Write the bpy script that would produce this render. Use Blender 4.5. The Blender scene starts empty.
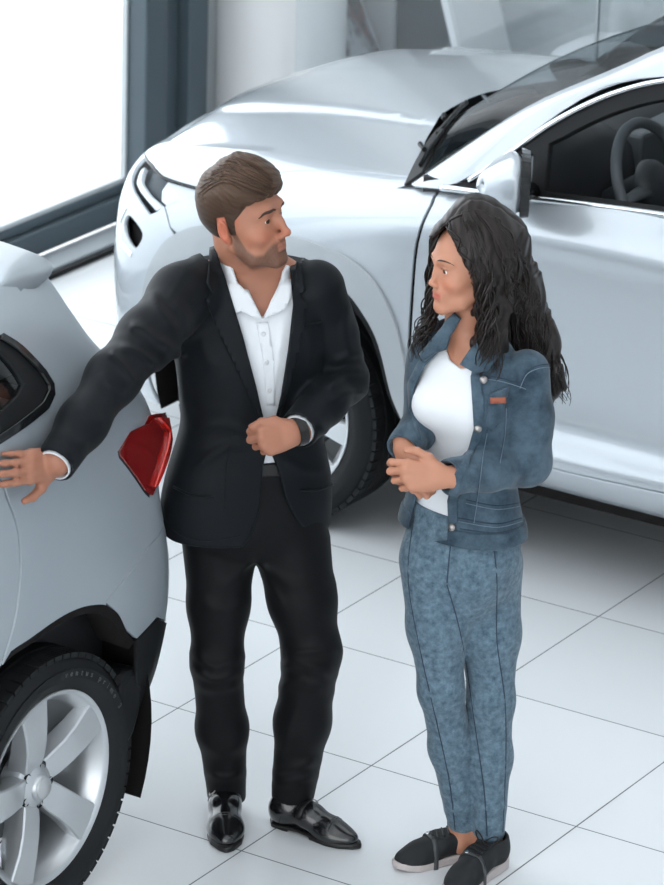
import bpy, bmesh, math, random
import numpy as np
from mathutils import Vector, Matrix
random.seed(7); RNG = np.random.default_rng(7)
S = bpy.context.scene
COL = S.collection
PI = math.pi

# ------------------------------------------------------------------ camera
FPX, IW, IH = 4100.0, 664.0, 885.0
CAM_P = np.array([5.507234, -9.354020, 4.480653])
CAM_R = np.array([0.84357897, 0.53619916, 0.02941052])
CAM_U = np.array([-0.21314836, 0.2840626, 0.93481347])
CAM_F = np.array([-0.49289177, 0.79485779, -0.35391921])
cam = bpy.data.cameras.new('camera')
cam.sensor_fit = 'HORIZONTAL'; cam.sensor_width = 36.0
cam.lens = 36.0 * FPX / IW
cam.clip_start = 0.1; cam.clip_end = 200
camo = bpy.data.objects.new('camera', cam); COL.objects.link(camo)
camo.matrix_world = Matrix(((CAM_R[0], CAM_U[0], -CAM_F[0], CAM_P[0]), (CAM_R[1], CAM_U[1], -CAM_F[1], CAM_P[1]),
                            (CAM_R[2], CAM_U[2], -CAM_F[2], CAM_P[2]), (0, 0, 0, 1)))
cam.dof.use_dof = True; cam.dof.focus_distance = 9.9; cam.dof.aperture_fstop = 9.0
S.camera = camo

# ------------------------------------------------------------------ world, daylight, exposure
S.view_settings.view_transform = 'Standard'; S.view_settings.look = 'None'
S.view_settings.gamma = 1.0; S.view_settings.use_curve_mapping = False
S.view_settings.exposure = -0.04
try:
    S.cycles.use_denoising = True
    S.cycles.max_bounces = 8; S.cycles.diffuse_bounces = 4; S.cycles.glossy_bounces = 4
    S.cycles.transparent_max_bounces = 12; S.cycles.caustics_reflective = False; S.cycles.caustics_refractive = False
except Exception:
    pass
W = bpy.data.worlds.new('overcast_sky'); S.world = W; W.use_nodes = True
W.node_tree.nodes['Background'].inputs[0].default_value = (0.95, 0.975, 1.0, 1)
W.node_tree.nodes['Background'].inputs[1].default_value = 3.4

def area(name, loc, target, size, sizey, power, color=(1, 1, 1)):
    l = bpy.data.lights.new(name, 'AREA'); l.shape = 'RECTANGLE'; l.size = size; l.size_y = sizey
    l.energy = power; l.color = color
    o = bpy.data.objects.new(name, l); COL.objects.link(o)
    o.location = loc
    d = Vector(target) - Vector(loc)
    o.rotation_euler = d.to_track_quat('-Z', 'Y').to_euler()
    return o
# unseen fill lights added under the ceiling to brighten floor and cars
for lx in (-.6, 2.2, 5.0):
    area('ceiling_fill_row', (lx, -2.3, 5.9), (lx, -2.3, 0), 1.1, 10.4, 46, (1.0, .985, .97))

# ------------------------------------------------------------------ object helpers
def link(o, parent=None):
    COL.objects.link(o)
    if parent is not None: o.parent = parent
    return o
def tag(o, label=None, cat=None, group=None, kind=None):
    if label: o['label'] = label
    if cat: o['category'] = cat
    if group: o['group'] = group
    if kind: o['kind'] = kind
    return o
def thing(name, label, cat, loc=(0, 0, 0), rotz=0.0, group=None):
    o = bpy.data.objects.new(name, None); link(o)
    o.location = loc; o.rotation_euler = (0, 0, rotz)
    o.empty_display_size = 0.1
    return tag(o, label, cat, group)
def world_of(p):
    m = Matrix.Identity(4)
    while p is not None:
        m = (Matrix.Translation(p.location) @ p.rotation_euler.to_matrix().to_4x4() @ Matrix.Diagonal((*p.scale, 1))) @ m
        p = p.parent
    return m
def mesh_obj(name, V, F, mat, parent=None, world=True, smooth=True, normals=None, mats=None, mid=None):
    """One mesh object; V in world coordinates (moved into the parent's frame)."""
    V = np.asarray(V, float)
    if parent is not None and world:
        M = np.array(world_of(parent).inverted())
        V = V @ M[:3, :3].T + M[:3, 3]
        if normals is not None: normals = np.asarray(normals) @ M[:3, :3].T
    me = bpy.data.meshes.new(name)
    me.from_pydata(V.tolist(), [], [list(map(int, f)) for f in F])
    for m in (mats or [mat]): me.materials.append(m)
    if mid is not None: me.polygons.foreach_set('material_index', np.asarray(mid, dtype=np.int32))
    if smooth: me.polygons.foreach_set('use_smooth', [True] * len(me.polygons))
    me.update()
    if normals is not None:
        n = np.asarray(normals, float); n /= np.maximum(np.linalg.norm(n, axis=1, keepdims=True), 1e-9)
        me.normals_split_custom_set_from_vertices(n.tolist())
    o = bpy.data.objects.new(name, me)
    return link(o, parent)
class MB:
    """Collects simple shapes into one mesh."""
    def __init__(s): s.V = []; s.F = []
    def add(s, V, F):
        b = len(s.V); s.V += [tuple(v) for v in V]; s.F += [[b + i for i in f] for f in F]
    def box(s, lo, hi, M=None):
        x0, y0, z0 = lo; x1, y1, z1 = hi
        V = np.array([(x0,y0,z0),(x1,y0,z0),(x1,y1,z0),(x0,y1,z0),(x0,y0,z1),(x1,y0,z1),(x1,y1,z1),(x0,y1,z1)], float)
        if M is not None: V = V @ np.array(M)[:3, :3].T + np.array(M)[:3, 3]
        s.add(V, [(0,3,2,1),(4,5,6,7),(0,1,5,4),(1,2,6,5),(2,3,7,6),(3,0,4,7)])
    def tube(s, P, r, n=8, closed=False, cap=True, up=None, flat=1.0):
        P = np.asarray(P, float); m = len(P)
        r = np.broadcast_to(np.asarray(r, float), (m,))
        T = np.gradient(P, axis=0) if not closed else (np.roll(P, -1, 0) - np.roll(P, 1, 0))
        T /= np.maximum(np.linalg.norm(T, axis=1, keepdims=True), 1e-9)
        a = np.array(up if up is not None else (0.31, 0.17, 0.93), float)
        N = a - T[0] * (T[0] @ a)
        if np.linalg.norm(N) < 1e-3: N = np.array([1.0, 0, 0]) - T[0] * T[0][0]
        N /= np.linalg.norm(N)
        V = []
        for i in range(m):
            if up is not None: N = a - T[i] * (T[i] @ a)
            else: N = N - T[i] * (T[i] @ N)
            N = N / max(np.linalg.norm(N), 1e-9); B = np.cross(T[i], N)
            for k in range(n):
                t = 2 * PI * k / n
                V.append(P[i] + r[i] * (math.cos(t) * N * flat + math.sin(t) * B))
        F = []
        for i in range(m if closed else m - 1):
            j = (i + 1) % m
            for k in range(n): F.append((i*n+k, i*n+(k+1) % n, j*n+(k+1) % n, j*n+k))
        if cap and not closed: F.append(tuple(range(n))[::-1]); F.append(tuple((m-1)*n+k for k in range(n)))
        s.add(V, F)
    def lathe(s, prof, n, M, closed=False, a0=0, a1=2*PI):
        """prof: (r, h) pairs revolved about the local z axis of M."""
        M = np.array(M); V = []; m = len(prof)
        full = abs(a1 - a0 - 2*PI) < 1e-6; nn = n if full else n + 1
        for k in range(nn):
            t = a0 + (a1 - a0) * k / n
            for r, h in prof: V.append((r*math.cos(t), r*math.sin(t), h))
        V = np.array(V) @ M[:3, :3].T + M[:3, 3]
        F = []
        for k in range(n):
            k2 = (k + 1) % nn
            for i in range(m if closed else m - 1):
                j = (i + 1) % m
                F.append((k*m+i, k2*m+i, k2*m+j, k*m+j))
        s.add(V, F)
    def build(s, name, mat, parent=None, smooth=False, world=True, bevel=0, auto=None):
        o = mesh_obj(name, s.V, s.F, mat, parent, world, smooth)
        if bevel:
            b = o.modifiers.new('soft_edge', 'BEVEL'); b.width = bevel; b.segments = 2; b.limit_method = 'ANGLE'
            b.angle_limit = math.radians(40)
        if auto:
            try:
                o.data.set_sharp_from_angle(angle=math.radians(auto))
            except Exception: pass
        return o

# ------------------------------------------------------------------ materials
MATS = {}
def mat(name, color=(.8, .8, .8), rough=.5, metal=0., coat=0., spec=.5, coat_rough=.03, sheen=0., alpha=1., emit=None, trans=0., sss=0.):
    m = bpy.data.materials.new(name); m.use_nodes = True
    b = m.node_tree.nodes['Principled BSDF']
    b.inputs['Base Color'].default_value = (*color, 1); b.inputs['Roughness'].default_value = rough
    b.inputs['Metallic'].default_value = metal; b.inputs['Coat Weight'].default_value = coat
    b.inputs['Coat Roughness'].default_value = coat_rough
    b.inputs['Specular IOR Level'].default_value = spec
    b.inputs['Sheen Weight'].default_value = sheen
    b.inputs['Transmission Weight'].default_value = trans
    if sss:
        b.inputs['Subsurface Weight'].default_value = sss
        b.inputs['Subsurface Radius'].default_value = (.012, .005, .003); b.inputs['Subsurface Scale'].default_value = 1.0
    MATS[name] = m
    return m
def nd(m, t, **kw):
    n = m.node_tree.nodes.new(t)
    for k, v in kw.items(): setattr(n, k, v)
    return n
def lk(m, a, b): m.node_tree.links.new(a, b)
def bsdf(m): return m.node_tree.nodes['Principled BSDF']
def noise_color(m, c0, c1, scale=20, detail=6, lo=.35, hi=.65, coord='Object', rough=.6, stretch=(1, 1, 1)):
    tc = nd(m, 'ShaderNodeTexCoord'); mp = nd(m, 'ShaderNodeMapping'); mp.inputs['Scale'].default_value = stretch
    n = nd(m, 'ShaderNodeTexNoise'); n.inputs['Scale'].default_value = scale; n.inputs['Detail'].default_value = detail
    n.inputs['Roughness'].default_value = rough
    r = nd(m, 'ShaderNodeValToRGB'); r.color_ramp.elements[0].position = lo; r.color_ramp.elements[1].position = hi
    r.color_ramp.elements[0].color = (*c0, 1); r.color_ramp.elements[1].color = (*c1, 1)
    lk(m, tc.outputs[coord], mp.inputs[0]); lk(m, mp.outputs[0], n.inputs['Vector']); lk(m, n.outputs['Fac'], r.inputs[0])
    lk(m, r.outputs[0], bsdf(m).inputs['Base Color'])
    return n, r
def bump(m, scale, strength, dist=.002, coord='Object', stretch=(1, 1, 1), kind='noise'):
    tc = nd(m, 'ShaderNodeTexCoord'); mp = nd(m, 'ShaderNodeMapping'); mp.inputs['Scale'].default_value = stretch
    if kind == 'wave':
        n = nd(m, 'ShaderNodeTexWave'); n.inputs['Scale'].default_value = scale
    else:
        n = nd(m, 'ShaderNodeTexNoise'); n.inputs['Scale'].default_value = scale; n.inputs['Detail'].default_value = 4
    bp = nd(m, 'ShaderNodeBump'); bp.inputs['Strength'].default_value = strength; bp.inputs['Distance'].default_value = dist
    lk(m, tc.outputs[coord], mp.inputs[0]); lk(m, mp.outputs[0], n.inputs['Vector'])
    lk(m, n.outputs['Fac'], bp.inputs['Height']); lk(m, bp.outputs[0], bsdf(m).inputs['Normal'])
def glass_mat(name, tint=(.8, .85, .88), clear=.85, rough=.0, refl=.85, f0=.045):
    """Thin pane: mostly see-through with a mirror-like sheen at grazing angles."""
    m = bpy.data.materials.new(name); m.use_nodes = True
    nt = m.node_tree; nt.nodes.clear()
    o = nt.nodes.new('ShaderNodeOutputMaterial'); t = nt.nodes.new('ShaderNodeBsdfTransparent'); g = nt.nodes.new('ShaderNodeBsdfGlossy')
    mx = nt.nodes.new('ShaderNodeMixShader'); lw = nt.nodes.new('ShaderNodeLayerWeight'); lw.inputs[0].default_value = .5
    pw = nt.nodes.new('ShaderNodeMath'); pw.operation = 'POWER'; pw.inputs[1].default_value = 4.0; nt.links.new(lw.outputs['Facing'], pw.inputs[0])
    fr = nt.nodes.new('ShaderNodeMath'); fr.operation = 'MULTIPLY_ADD'; fr.inputs[1].default_value = refl; fr.inputs[2].default_value = f0; nt.links.new(pw.outputs[0], fr.inputs[0])
    t.inputs[0].default_value = (*[c * clear for c in tint], 1); g.inputs['Roughness'].default_value = rough
    nt.links.new(fr.outputs[0], mx.inputs[0]); nt.links.new(t.outputs[0], mx.inputs[1]); nt.links.new(g.outputs[0], mx.inputs[2])
    nt.links.new(mx.outputs[0], o.inputs[0])
    MATS[name] = m
    return m
def frame_of(origin, z, x=None):
    z = np.array(z, float); z /= np.linalg.norm(z)
    a = np.array(x if x is not None else ((1, 0, 0) if abs(z[0]) < .9 else (0, 1, 0)), float)
    a = a - z * (a @ z); a /= np.linalg.norm(a); b = np.cross(z, a)
    M = np.eye(4); M[:3, 0] = a; M[:3, 1] = b; M[:3, 2] = z; M[:3, 3] = origin
    return M
# ------------------------------------------------------------------ smooth spline surfaces and panels cut from them
def spline_basis(knots, u):
    """Weights of a natural cubic spline through the knots, at the values u (linear beyond the ends)."""
    t = np.asarray(knots, float); n = len(t); h = np.diff(t)
    A = np.eye(n); R = np.zeros((n, n))
    for i in range(1, n - 1):
        A[i, i-1:i+2] = (h[i-1], 2*(h[i-1]+h[i]), h[i]); 
        R[i, i-1] = 6/h[i-1]; R[i, i] = -6/h[i-1]-6/h[i]; R[i, i+1] = 6/h[i]
    M = np.linalg.solve(A, R)                       # second derivatives as a linear map of the values
    u = np.asarray(u, float); k = np.clip(np.searchsorted(t, u, side='right') - 1, 0, n - 2)
    hh = h[k]; uc = np.clip(u, t[0], t[-1]); a = (t[k+1] - uc) / hh; b = (uc - t[k]) / hh
    Wt = np.zeros((len(u), n)); r = np.arange(len(u))
    Wt[r, k] += a; Wt[r, k+1] += b
    Wt += ((a**3 - a) * hh**2 / 6)[:, None] * M[k] + ((b**3 - b) * hh**2 / 6)[:, None] * M[k+1]
    ex = u - uc
    if np.any(ex):
        d = np.zeros_like(Wt); d[r, k] -= 1/hh; d[r, k+1] += 1/hh
        d += ((-3*a**2 + 1)/hh * hh**2/6)[:, None] * M[k] + ((3*b**2 - 1)/hh * hh**2/6)[:, None] * M[k+1]
        Wt += d * ex[:, None]
    return Wt
class Surf:
    def __init__(s, ku, kv, P): s.ku, s.kv, s.P = np.asarray(ku, float), np.asarray(kv, float), np.asarray(P, float)
    def __call__(s, u, v):
        u, v = np.broadcast_arrays(np.asarray(u, float), np.asarray(v, float)); sh = u.shape
        A = spline_basis(s.ku, u.ravel()); B = spline_basis(s.kv, v.ravel())
        return np.einsum('ni,nj,ijk->nk', A, B, s.P).reshape(sh + (3,))
def surf_normals(F, u, v, e=2e-3):
    d1 = F(u + e, v) - F(u - e, v); d2 = F(u, v + e) - F(u, v - e)
    n = np.cross(d1, d2); return n / np.maximum(np.linalg.norm(n, axis=-1, keepdims=True), 1e-12)
def curve2(P, n, closed=False):
    """Smooth plane or space curve through P, n points (Catmull-Rom)."""
    P = np.asarray(P, float); m = len(P)
    t = np.linspace(0, m if closed else m - 1, n, endpoint=not closed)
    k = np.minimum(t.astype(int), m - 1 if closed else m - 2); f = (t - k)[:, None]
    g = (lambda i: P[i % m]) if closed else (lambda i: P[np.clip(i, 0, m - 1)])
    a, b, c, d = g(k - 1), g(k), g(k + 1), g(k + 2)
    return .5 * (2*b + (c - a)*f + (2*a - 5*b + 4*c - d)*f**2 + (3*b - a - 3*c + d)*f**3)
def cut_poly(poly, du, dv, holes=()):
    """Polygon in the (u, v) plane filled and cut along grid lines: points and faces."""
    bm = bmesh.new()
    def loop(pl):
        vs = [bm.verts.new((p[0], p[1], 0)) for p in pl]
        return [bm.edges.new((vs[i], vs[(i+1) % len(vs)])) for i in range(len(vs))]
    E = loop(poly)
    for h in holes: E += loop(h)
    bmesh.ops.triangle_fill(bm, use_beauty=True, use_dissolve=False, edges=E, normal=(0, 0, 1))
    allp = np.array(poly, float)
    for ax, st in ((0, du), (1, dv)):
        lo, hi = allp[:, ax].min(), allp[:, ax].max()
        for k in range(1, int(math.ceil((hi - lo) / st))):
            co = [0, 0, 0]; no = [0, 0, 0]; co[ax] = lo + k*st; no[ax] = 1
            bmesh.ops.bisect_plane(bm, geom=bm.verts[:] + bm.edges[:] + bm.faces[:], plane_co=co, plane_no=no, dist=1e-7)
    bm.verts.index_update()
    UV = np.array([v.co[:2] for v in bm.verts]); F = []
    for f in bm.faces:
        idx = [v.index for v in f.verts]
        p = UV[idx]; ar = np.sum(p[:, 0]*np.roll(p[:, 1], -1) - np.roll(p[:, 0], -1)*p[:, 1])
        F.append(idx if ar > 0 else idx[::-1])
    bm.free()
    return UV, F
def panel(name, F, poly, mat_, parent, du=.1, dv=.1, off=0., depth=.012, flip=False, holes=(), mirror=None, bulge=None):
    """A panel cut out of surface F, lifted by off along its normal, with edges turned inwards by depth."""
    UV, Fc = cut_poly(poly, du, dv, holes)
    u, v = UV[:, 0], UV[:, 1]
    N = surf_normals(F, u, v) * (-1 if flip else 1); P = F(u, v) + N * off
    if bulge is not None: P = P + N * bulge(u, v)[:, None]
    if flip: Fc = [f[::-1] for f in Fc]
    V = P.tolist(); NN = N.tolist(); Fa = list(Fc)
    if depth:
        cnt = {}
        for f in Fc:
            for i in range(len(f)):
                a, b = f[i], f[(i+1) % len(f)]; cnt[(a, b)] = cnt.get((a, b), 0) + 1
        for (a, b) in list(cnt):
            if (b, a) in cnt: continue
            e = P[b] - P[a]; o = np.cross(e, (N[a] + N[b]) / 2); ln = np.linalg.norm(o)
            if ln < 1e-9: continue
            o = o / ln; k = len(V)
            r = min(.003, depth * .4)
            V += [P[a], P[b], P[b] - N[b]*depth - o*r*.0, P[a] - N[a]*depth]; NN += [o*.7 + N[a]*.7, o*.7 + N[b]*.7, o, o]
            Fa.append((b, a, k+3, k+2)) if False else Fa.append((k+1, k, k+3, k+2))
    V = np.array(V); NN = np.array(NN)
    if mirror is not None:                        # mirror = (axis, value)
        ax, c0 = mirror
        V[:, ax] = 2*c0 - V[:, ax]; NN[:, ax] *= -1; Fa = [f[::-1] for f in Fa]
    return mesh_obj(name, V, Fa, mat_, parent, normals=NN)
def on_surf(F, uv, off=0.):
    uv = np.asarray(uv, float); return F(uv[:, 0], uv[:, 1]) + surf_normals(F, uv[:, 0], uv[:, 1]) * off
# ================================================================== materials
M_tile = mat('white_floor_tile', (.80, .82, .84), .22, spec=.5)
def floor_nodes(m):
    g = nd(m, 'ShaderNodeNewGeometry'); sp = nd(m, 'ShaderNodeSeparateXYZ'); lk(m, g.outputs['Position'], sp.inputs[0])
    ds = []; fl = []
    for ax in (0, 1):
        a = nd(m, 'ShaderNodeMath', operation='DIVIDE'); a.inputs[1].default_value = .6; lk(m, sp.outputs[ax], a.inputs[0])
        f = nd(m, 'ShaderNodeMath', operation='ROUND'); lk(m, a.outputs[0], f.inputs[0])
        d = nd(m, 'ShaderNodeMath', operation='SUBTRACT'); lk(m, a.outputs[0], d.inputs[0]); lk(m, f.outputs[0], d.inputs[1])
        b = nd(m, 'ShaderNodeMath', operation='ABSOLUTE'); lk(m, d.outputs[0], b.inputs[0]); ds.append(b)
        h = nd(m, 'ShaderNodeMath', operation='FLOOR'); lk(m, a.outputs[0], h.inputs[0]); fl.append(h)
    mn = nd(m, 'ShaderNodeMath', operation='MINIMUM'); lk(m, ds[0].outputs[0], mn.inputs[0]); lk(m, ds[1].outputs[0], mn.inputs[1])
    r = nd(m, 'ShaderNodeMapRange'); r.inputs[1].default_value = .0022; r.inputs[2].default_value = .0042
    lk(m, mn.outputs[0], r.inputs[0])
    cx = nd(m, 'ShaderNodeCombineXYZ'); lk(m, fl[0].outputs[0], cx.inputs[0]); lk(m, fl[1].outputs[0], cx.inputs[1])
    wn = nd(m, 'ShaderNodeTexWhiteNoise'); lk(m, cx.outputs[0], wn.inputs['Vector'])
    tint = nd(m, 'ShaderNodeMix', data_type='RGBA'); lk(m, wn.outputs['Value'], tint.inputs[0])
    tint.inputs[6].default_value = (.77, .80, .82, 1); tint.inputs[7].default_value = (.80, .825, .845, 1)
    mx = nd(m, 'ShaderNodeMix', data_type='RGBA'); lk(m, r.outputs[0], mx.inputs[0])
    mx.inputs[6].default_value = (.10, .11, .12, 1); lk(m, tint.outputs[2], mx.inputs[7])
    lk(m, mx.outputs[2], bsdf(m).inputs['Base Color'])
    rr = nd(m, 'ShaderNodeMapRange'); rr.inputs[3].default_value = .7; rr.inputs[4].default_value = .22
    lk(m, r.outputs[0], rr.inputs[0]); lk(m, rr.outputs[0], bsdf(m).inputs['Roughness'])
floor_nodes(M_tile)
M_frame = mat('slate_window_frame', (.085, .115, .135), .38, spec=.4)
M_framelit = mat('daylit_frame_bead', (.62, .66, .68), .4)  # pale copy of the frame: daylight on its edges put into the colour
M_seal = mat('black_rubber', (.008, .008, .009), .6, spec=.3)
M_sill = mat('grey_sill', (.42, .46, .49), .5)
M_snow = mat('outside_paving', (.88, .89, .90), .8); noise_color(M_snow, (.84, .855, .865), (.93, .935, .94), 1.2, 8)
M_colm = mat('white_column_paint', (.90, .91, .915), .55)
M_backw = mat('grey_marble_wall', (.5, .52, .53), .45)
noise_color(M_backw, (.44, .465, .48), (.76, .785, .795), .9, 9, .3, .7, stretch=(1, 1, 2.2), rough=.68)
M_ceil = mat('ceiling_paint', (.78, .79, .80), .8)
M_wallp = mat('grey_wall_paint', (.60, .63, .65), .7)
M_pane = glass_mat('window_glass', (.96, .985, 1.0), .97)

# ================================================================== the room
def struct(o): o['kind'] = 'structure'; return o
XW = -2.47                                             # the glazed wall
b = MB(); b.box((XW, -12, -.2), (9, 3.6, 0)); struct(b.build('floor', M_tile))
b = MB(); b.box((XW - 40, -40, -.5), (XW - .01, 40, -.06)); struct(b.build('ground_outside', M_snow))
# glazed wall: bottom channel, sill ledge, posts, panes
YP = 2.16                                              # near edge of the corner post
b = MB()
b.box((XW - .12, -12, .03), (XW - .02, YP, .115)); b.box((XW - .09, -12, .115), (XW - .05, YP, .15))
struct(b.build('window_1', M_frame, bevel=.006))
w1 = bpy.data.objects['window_1']
b = MB(); b.box((XW - .080, -12, .15), (XW - .06, YP, .165)); b.box((XW - .080, YP - .012, .165), (XW - .06, YP, 6))
struct(b.build('window_bead', M_framelit, w1))
b = MB(); b.box((XW - .02, -12, .0), (XW + .10, YP + .2, .028)); struct(b.build('window_sill', M_sill, w1, bevel=.006))
b = MB(); b.box((XW - .076, -11.95, .15), (XW - .070, YP - .012, 5.98)); struct(b.build('window_pane', M_pane, w1))
b = MB(); b.box((XW + .10, -12, .0), (XW + .122, YP, .018)); struct(b.build('trim_1', M_seal))
b = MB()
b.box((XW - .08, YP, 0), (XW + .02, YP + .13, 6)); b.box((XW - .12, YP + .13, 0), (XW - .03, YP + .27, 6)); b.box((XW - .16, YP + .27, 0), (XW + .02, YP + .39, 6))
struct(b.build('window_post', M_frame, w1, bevel=.008))
b = MB(); b.box((XW - .10, YP + .39, 0), (XW - .03, YP + .50, 6)); struct(b.build('trim_2', M_framelit))
for yy in (-2.4, -6.6, -10.8):
    b = MB(); b.box((XW - .16, yy - .07, 0), (XW + .02, yy + .07, 6)); struct(b.build('window_mullion', M_frame, w1, bevel=.008))
b = MB(); b.box((XW - .16, YP + .5, 0), (XW - .02, 3.4, 6)); struct(b.build('wall_left', M_wallp))
# back wall, ceiling, far walls of the hall
b = MB(); b.box((XW - .16, -12, 6), (9.2, 3.6, 6.2)); struct(b.build('ceiling', M_ceil))
b = MB(); b.box((9, -12, 0), (9.2, 3.6, 6)); struct(b.build('wall_right', M_wallp))

YB = 3.4                                               # back wall: grey paint, a dark door, then marbled cladding
b = MB(); b.box((XW - .16, YB, 0), (-2.19, YB + .2, 6)); struct(b.build('wall_rear', M_wallp))
b = MB(); b.box((-2.19, YB + .02, 0), (-1.90, YB + .2, 2.3)); b.box((-2.19, YB, 2.3), (-1.90, YB + .2, 6))
M_door = mat('dark_slate_door', (.05, .075, .088), .25, spec=.5)
struct(b.build('door_1', M_door))
b = MB(); b.box((-1.90, YB, 0), (9, YB + .2, 6)); struct(b.build('wall_back', M_backw))
b = MB(); b.lathe([(.235, 0), (.235, 6)], 48, frame_of((-2.30, 2.80, 0), (0, 0, 1))); struct(b.build('column', M_colm, smooth=True))
def board(name, label, cat, y0, y1, x0, lean, H, T, face, edge, leg=None):
    o = thing(name, label, cat, (x0, (y0 + y1)/2, 0)); a = math.radians(lean)
    M = np.array(Matrix.Translation((x0, 0, 0)) @ Matrix.Rotation(-a, 4, 'Y'))
    b = MB(); b.box((-T, y0, 0), (0, y1, H), M); b.build('panel', edge, o, bevel=.004)
    b = MB(); b.box((0, y0 + .012, .012), (.003, y1 - .012, H - .012), M); b.build('poster', face, o)
    if leg:
        b = MB(); c = M @ np.array([-T, (y0 + y1)/2, H*.8, 1]); b.tube([c[:3], (c[0] - leg, c[1], .0)], .012, 8); b.build('prop_leg', M_frame, o)
    return o
M_white = mat('white_board', (.86, .875, .89), .5); M_post = mat('printed_poster', (.5, .5, .5), .45)
def poster_nodes(m):
    tc = nd(m, 'ShaderNodeTexCoord'); mp = nd(m, 'ShaderNodeMapping'); mp.inputs['Scale'].default_value = (1, 5.5, 3.0); mp.inputs['Location'].default_value = (0, .9, .35)
    n = nd(m, 'ShaderNodeTexNoise'); n.inputs['Scale'].default_value = 1.6; n.inputs['Detail'].default_value = 5; n.inputs['Roughness'].default_value = .6
    r = nd(m, 'ShaderNodeValToRGB'); e = r.color_ramp.elements; e[0].position = .40; e[0].color = (.03, .04, .05, 1); e[1].position = .56; e[1].color = (.55, .60, .64, 1)
    k = e.new(.47); k.color = (.12, .12, .14, 1); k = e.new(.445); k.color = (.22, .05, .05, 1)
    lk(m, tc.outputs['Object'], mp.inputs[0]); lk(m, mp.outputs[0], n.inputs['Vector']); lk(m, n.outputs['Fac'], r.inputs[0]); lk(m, r.outputs[0], bsdf(m).inputs['Base Color'])
poster_nodes(M_post)
board('poster_board', 'printed poster board with white edges leaning beside the white column', 'poster', 3.03, 3.33, -1.97, 27.5, .88, .030, M_post, M_white)
board('display_board', 'blank white display board propped up behind the silver car bonnet', 'board', 2.98, 3.32, -1.46, 18, 1.1, .03, M_white, M_white, .10)
# low white counter with rounded end behind the windscreen
cn = thing('counter', 'low white counter with a rounded end against the grey marbled wall', 'counter', (-.3, 3.0, 0))
V = []; n_ = 40; st = [(.0, .97, 0), (.05, 1., 0), (.45, 1., 0), (.60, .99, 0), (.68, .955, 0), (.725, .90, 0), (.745, .82, 0), (.75, .7, 0)]
for z, sc, _ in st:
    for k in range(n_):
        t = 2*PI*k/n_; x = math.copysign(abs(math.cos(t))**.75, math.cos(t)); y = math.copysign(abs(math.sin(t))**.75, math.sin(t))
        V.append((-.15 + 1.18*x*(1 - (1 - sc)*1.25), 3.02 + .30*y*sc, z))
F = [(i*n_+k, i*n_+(k+1) % n_, (i+1)*n_+(k+1) % n_, (i+1)*n_+k) for i in range(len(st)-1) for k in range(n_)] + [tuple((len(st)-1)*n_+k for k in range(n_))]
mesh_obj('counter_body', V, F, M_white, cn)
b = MB(); b.lathe([(0, 0)], 3, np.eye(4)) if False else b.box((-1.2, 2.78, 0), (.9, 3.26, .03)); b.build('plinth', M_frame, cn)
gp = thing('glass_partition', 'frameless glass partition with one upright joint between car and counter', 'partition', (.4, 2.5, 0))
M_clear = glass_mat('partition_glass', (.97, .99, 1.), .97)
JX = -.845
for x0, x1 in ((JX - 1.2, JX - .004), (JX + .004, JX + 1.2), (JX + 1.208, JX + 2.4)):
    b = MB(); b.box((x0, 2.495, .02), (x1, 2.507, 2.4)); b.build('glass_panel', M_clear, gp)
    if x0 > JX - .5: b = MB(); b.box((x0 - .008, 2.494, .02), (x0, 2.508, 2.4)); b.build('joint', M_sill, gp)
b = MB(); b.box((JX - 1.2, 2.48, 0), (JX + 2.4, 2.52, .02)); b.build('floor_channel', M_frame, gp)
# ================================================================== silver car at the back: body surfaces
SX = [3.15, 2.5, 1.7, .9, .25, -.3, -.7, -.96, -1.145, -1.275, -1.345, -1.385, -1.40, -1.385]
SY = [.22, .09, .05, .045, .05, .05, .05, .065, .14, .30, .52, .75, .97, 1.19]
SUVC = .97                                           # the car's middle
_d = np.hypot(np.diff(SX), np.diff(SY)); SUK = np.concatenate([[0], np.cumsum(_d)]); SUK -= SUK[4]   # 0 at the door's front edge
def _prof(ins, zs): return np.array([ins, zs]).T
_door = _prof([.17, .06, .0, .045, .04, .018, .012, .012, .05, .075], [.22, .30, .405, .49, .68, .90, .985, 1.045, 1.115, 1.15])
_dr2 = _prof([.17, .06, .0, .045, .04, .018, .012, .012, .05, .08], [.22, .30, .405, .49, .68, .90, .985, 1.04, 1.10, 1.13])
_fen = _prof([.10, .05, .02, .01, .0, .0, .008, .03, .085, .17], [.24, .32, .42, .52, .70, .88, .96, 1.0, 1.045, 1.075])
_fen2 = _prof([.08, .04, .015, .005, .0, .01, .03, .055, .12, .22], [.24, .32, .42, .52, .68, .85, .925, .965, 1.015, 1.045])
_cor = _prof([.08, .04, .02, .01, .005, .015, .035, .06, .11, .19], [.22, .30, .40, .50, .65, .79, .87, .915, .965, 1.0])
_fr = _prof([.12, .05, .02, .015, .01, .02, .035, .05, .085, .14], [.20, .28, .37, .48, .61, .74, .82, .865, .915, .945])
_fc = _prof([.12, .05, .02, .015, .01, .02, .035, .05, .085, .14], [.20, .28, .37, .48, .62, .75, .83, .875, .92, .95])
_P = [_door, _door, _door, _door, _dr2, _fen, _fen2, (_fen2 + _cor)/2, _cor, (_cor + _fr)/2, _fr, _fc, _fc, _fc]
_n = np.gradient(np.array([SX, SY]).T, SUK, axis=0); _n = np.stack([_n[:, 1], -_n[:, 0]], 1); _n /= np.linalg.norm(_n, axis=1, keepdims=True)
_n = -_n if _n[3][1] > 0 else _n
_n[12] = (-1, 0)
_G = np.zeros((14, 10, 3))
for _i in range(14):
    for _j in range(10):
        _in, _z = _P[_i][_j]
        _G[_i, _j] = (SX[_i] - _n[_i][0]*_in, SY[_i] - _n[_i][1]*_in, _z)
SUV_SIDE = Surf(SUK, range(10), _G)                  # u runs forward along the side and round the nose, v from sill to bonnet edge
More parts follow.
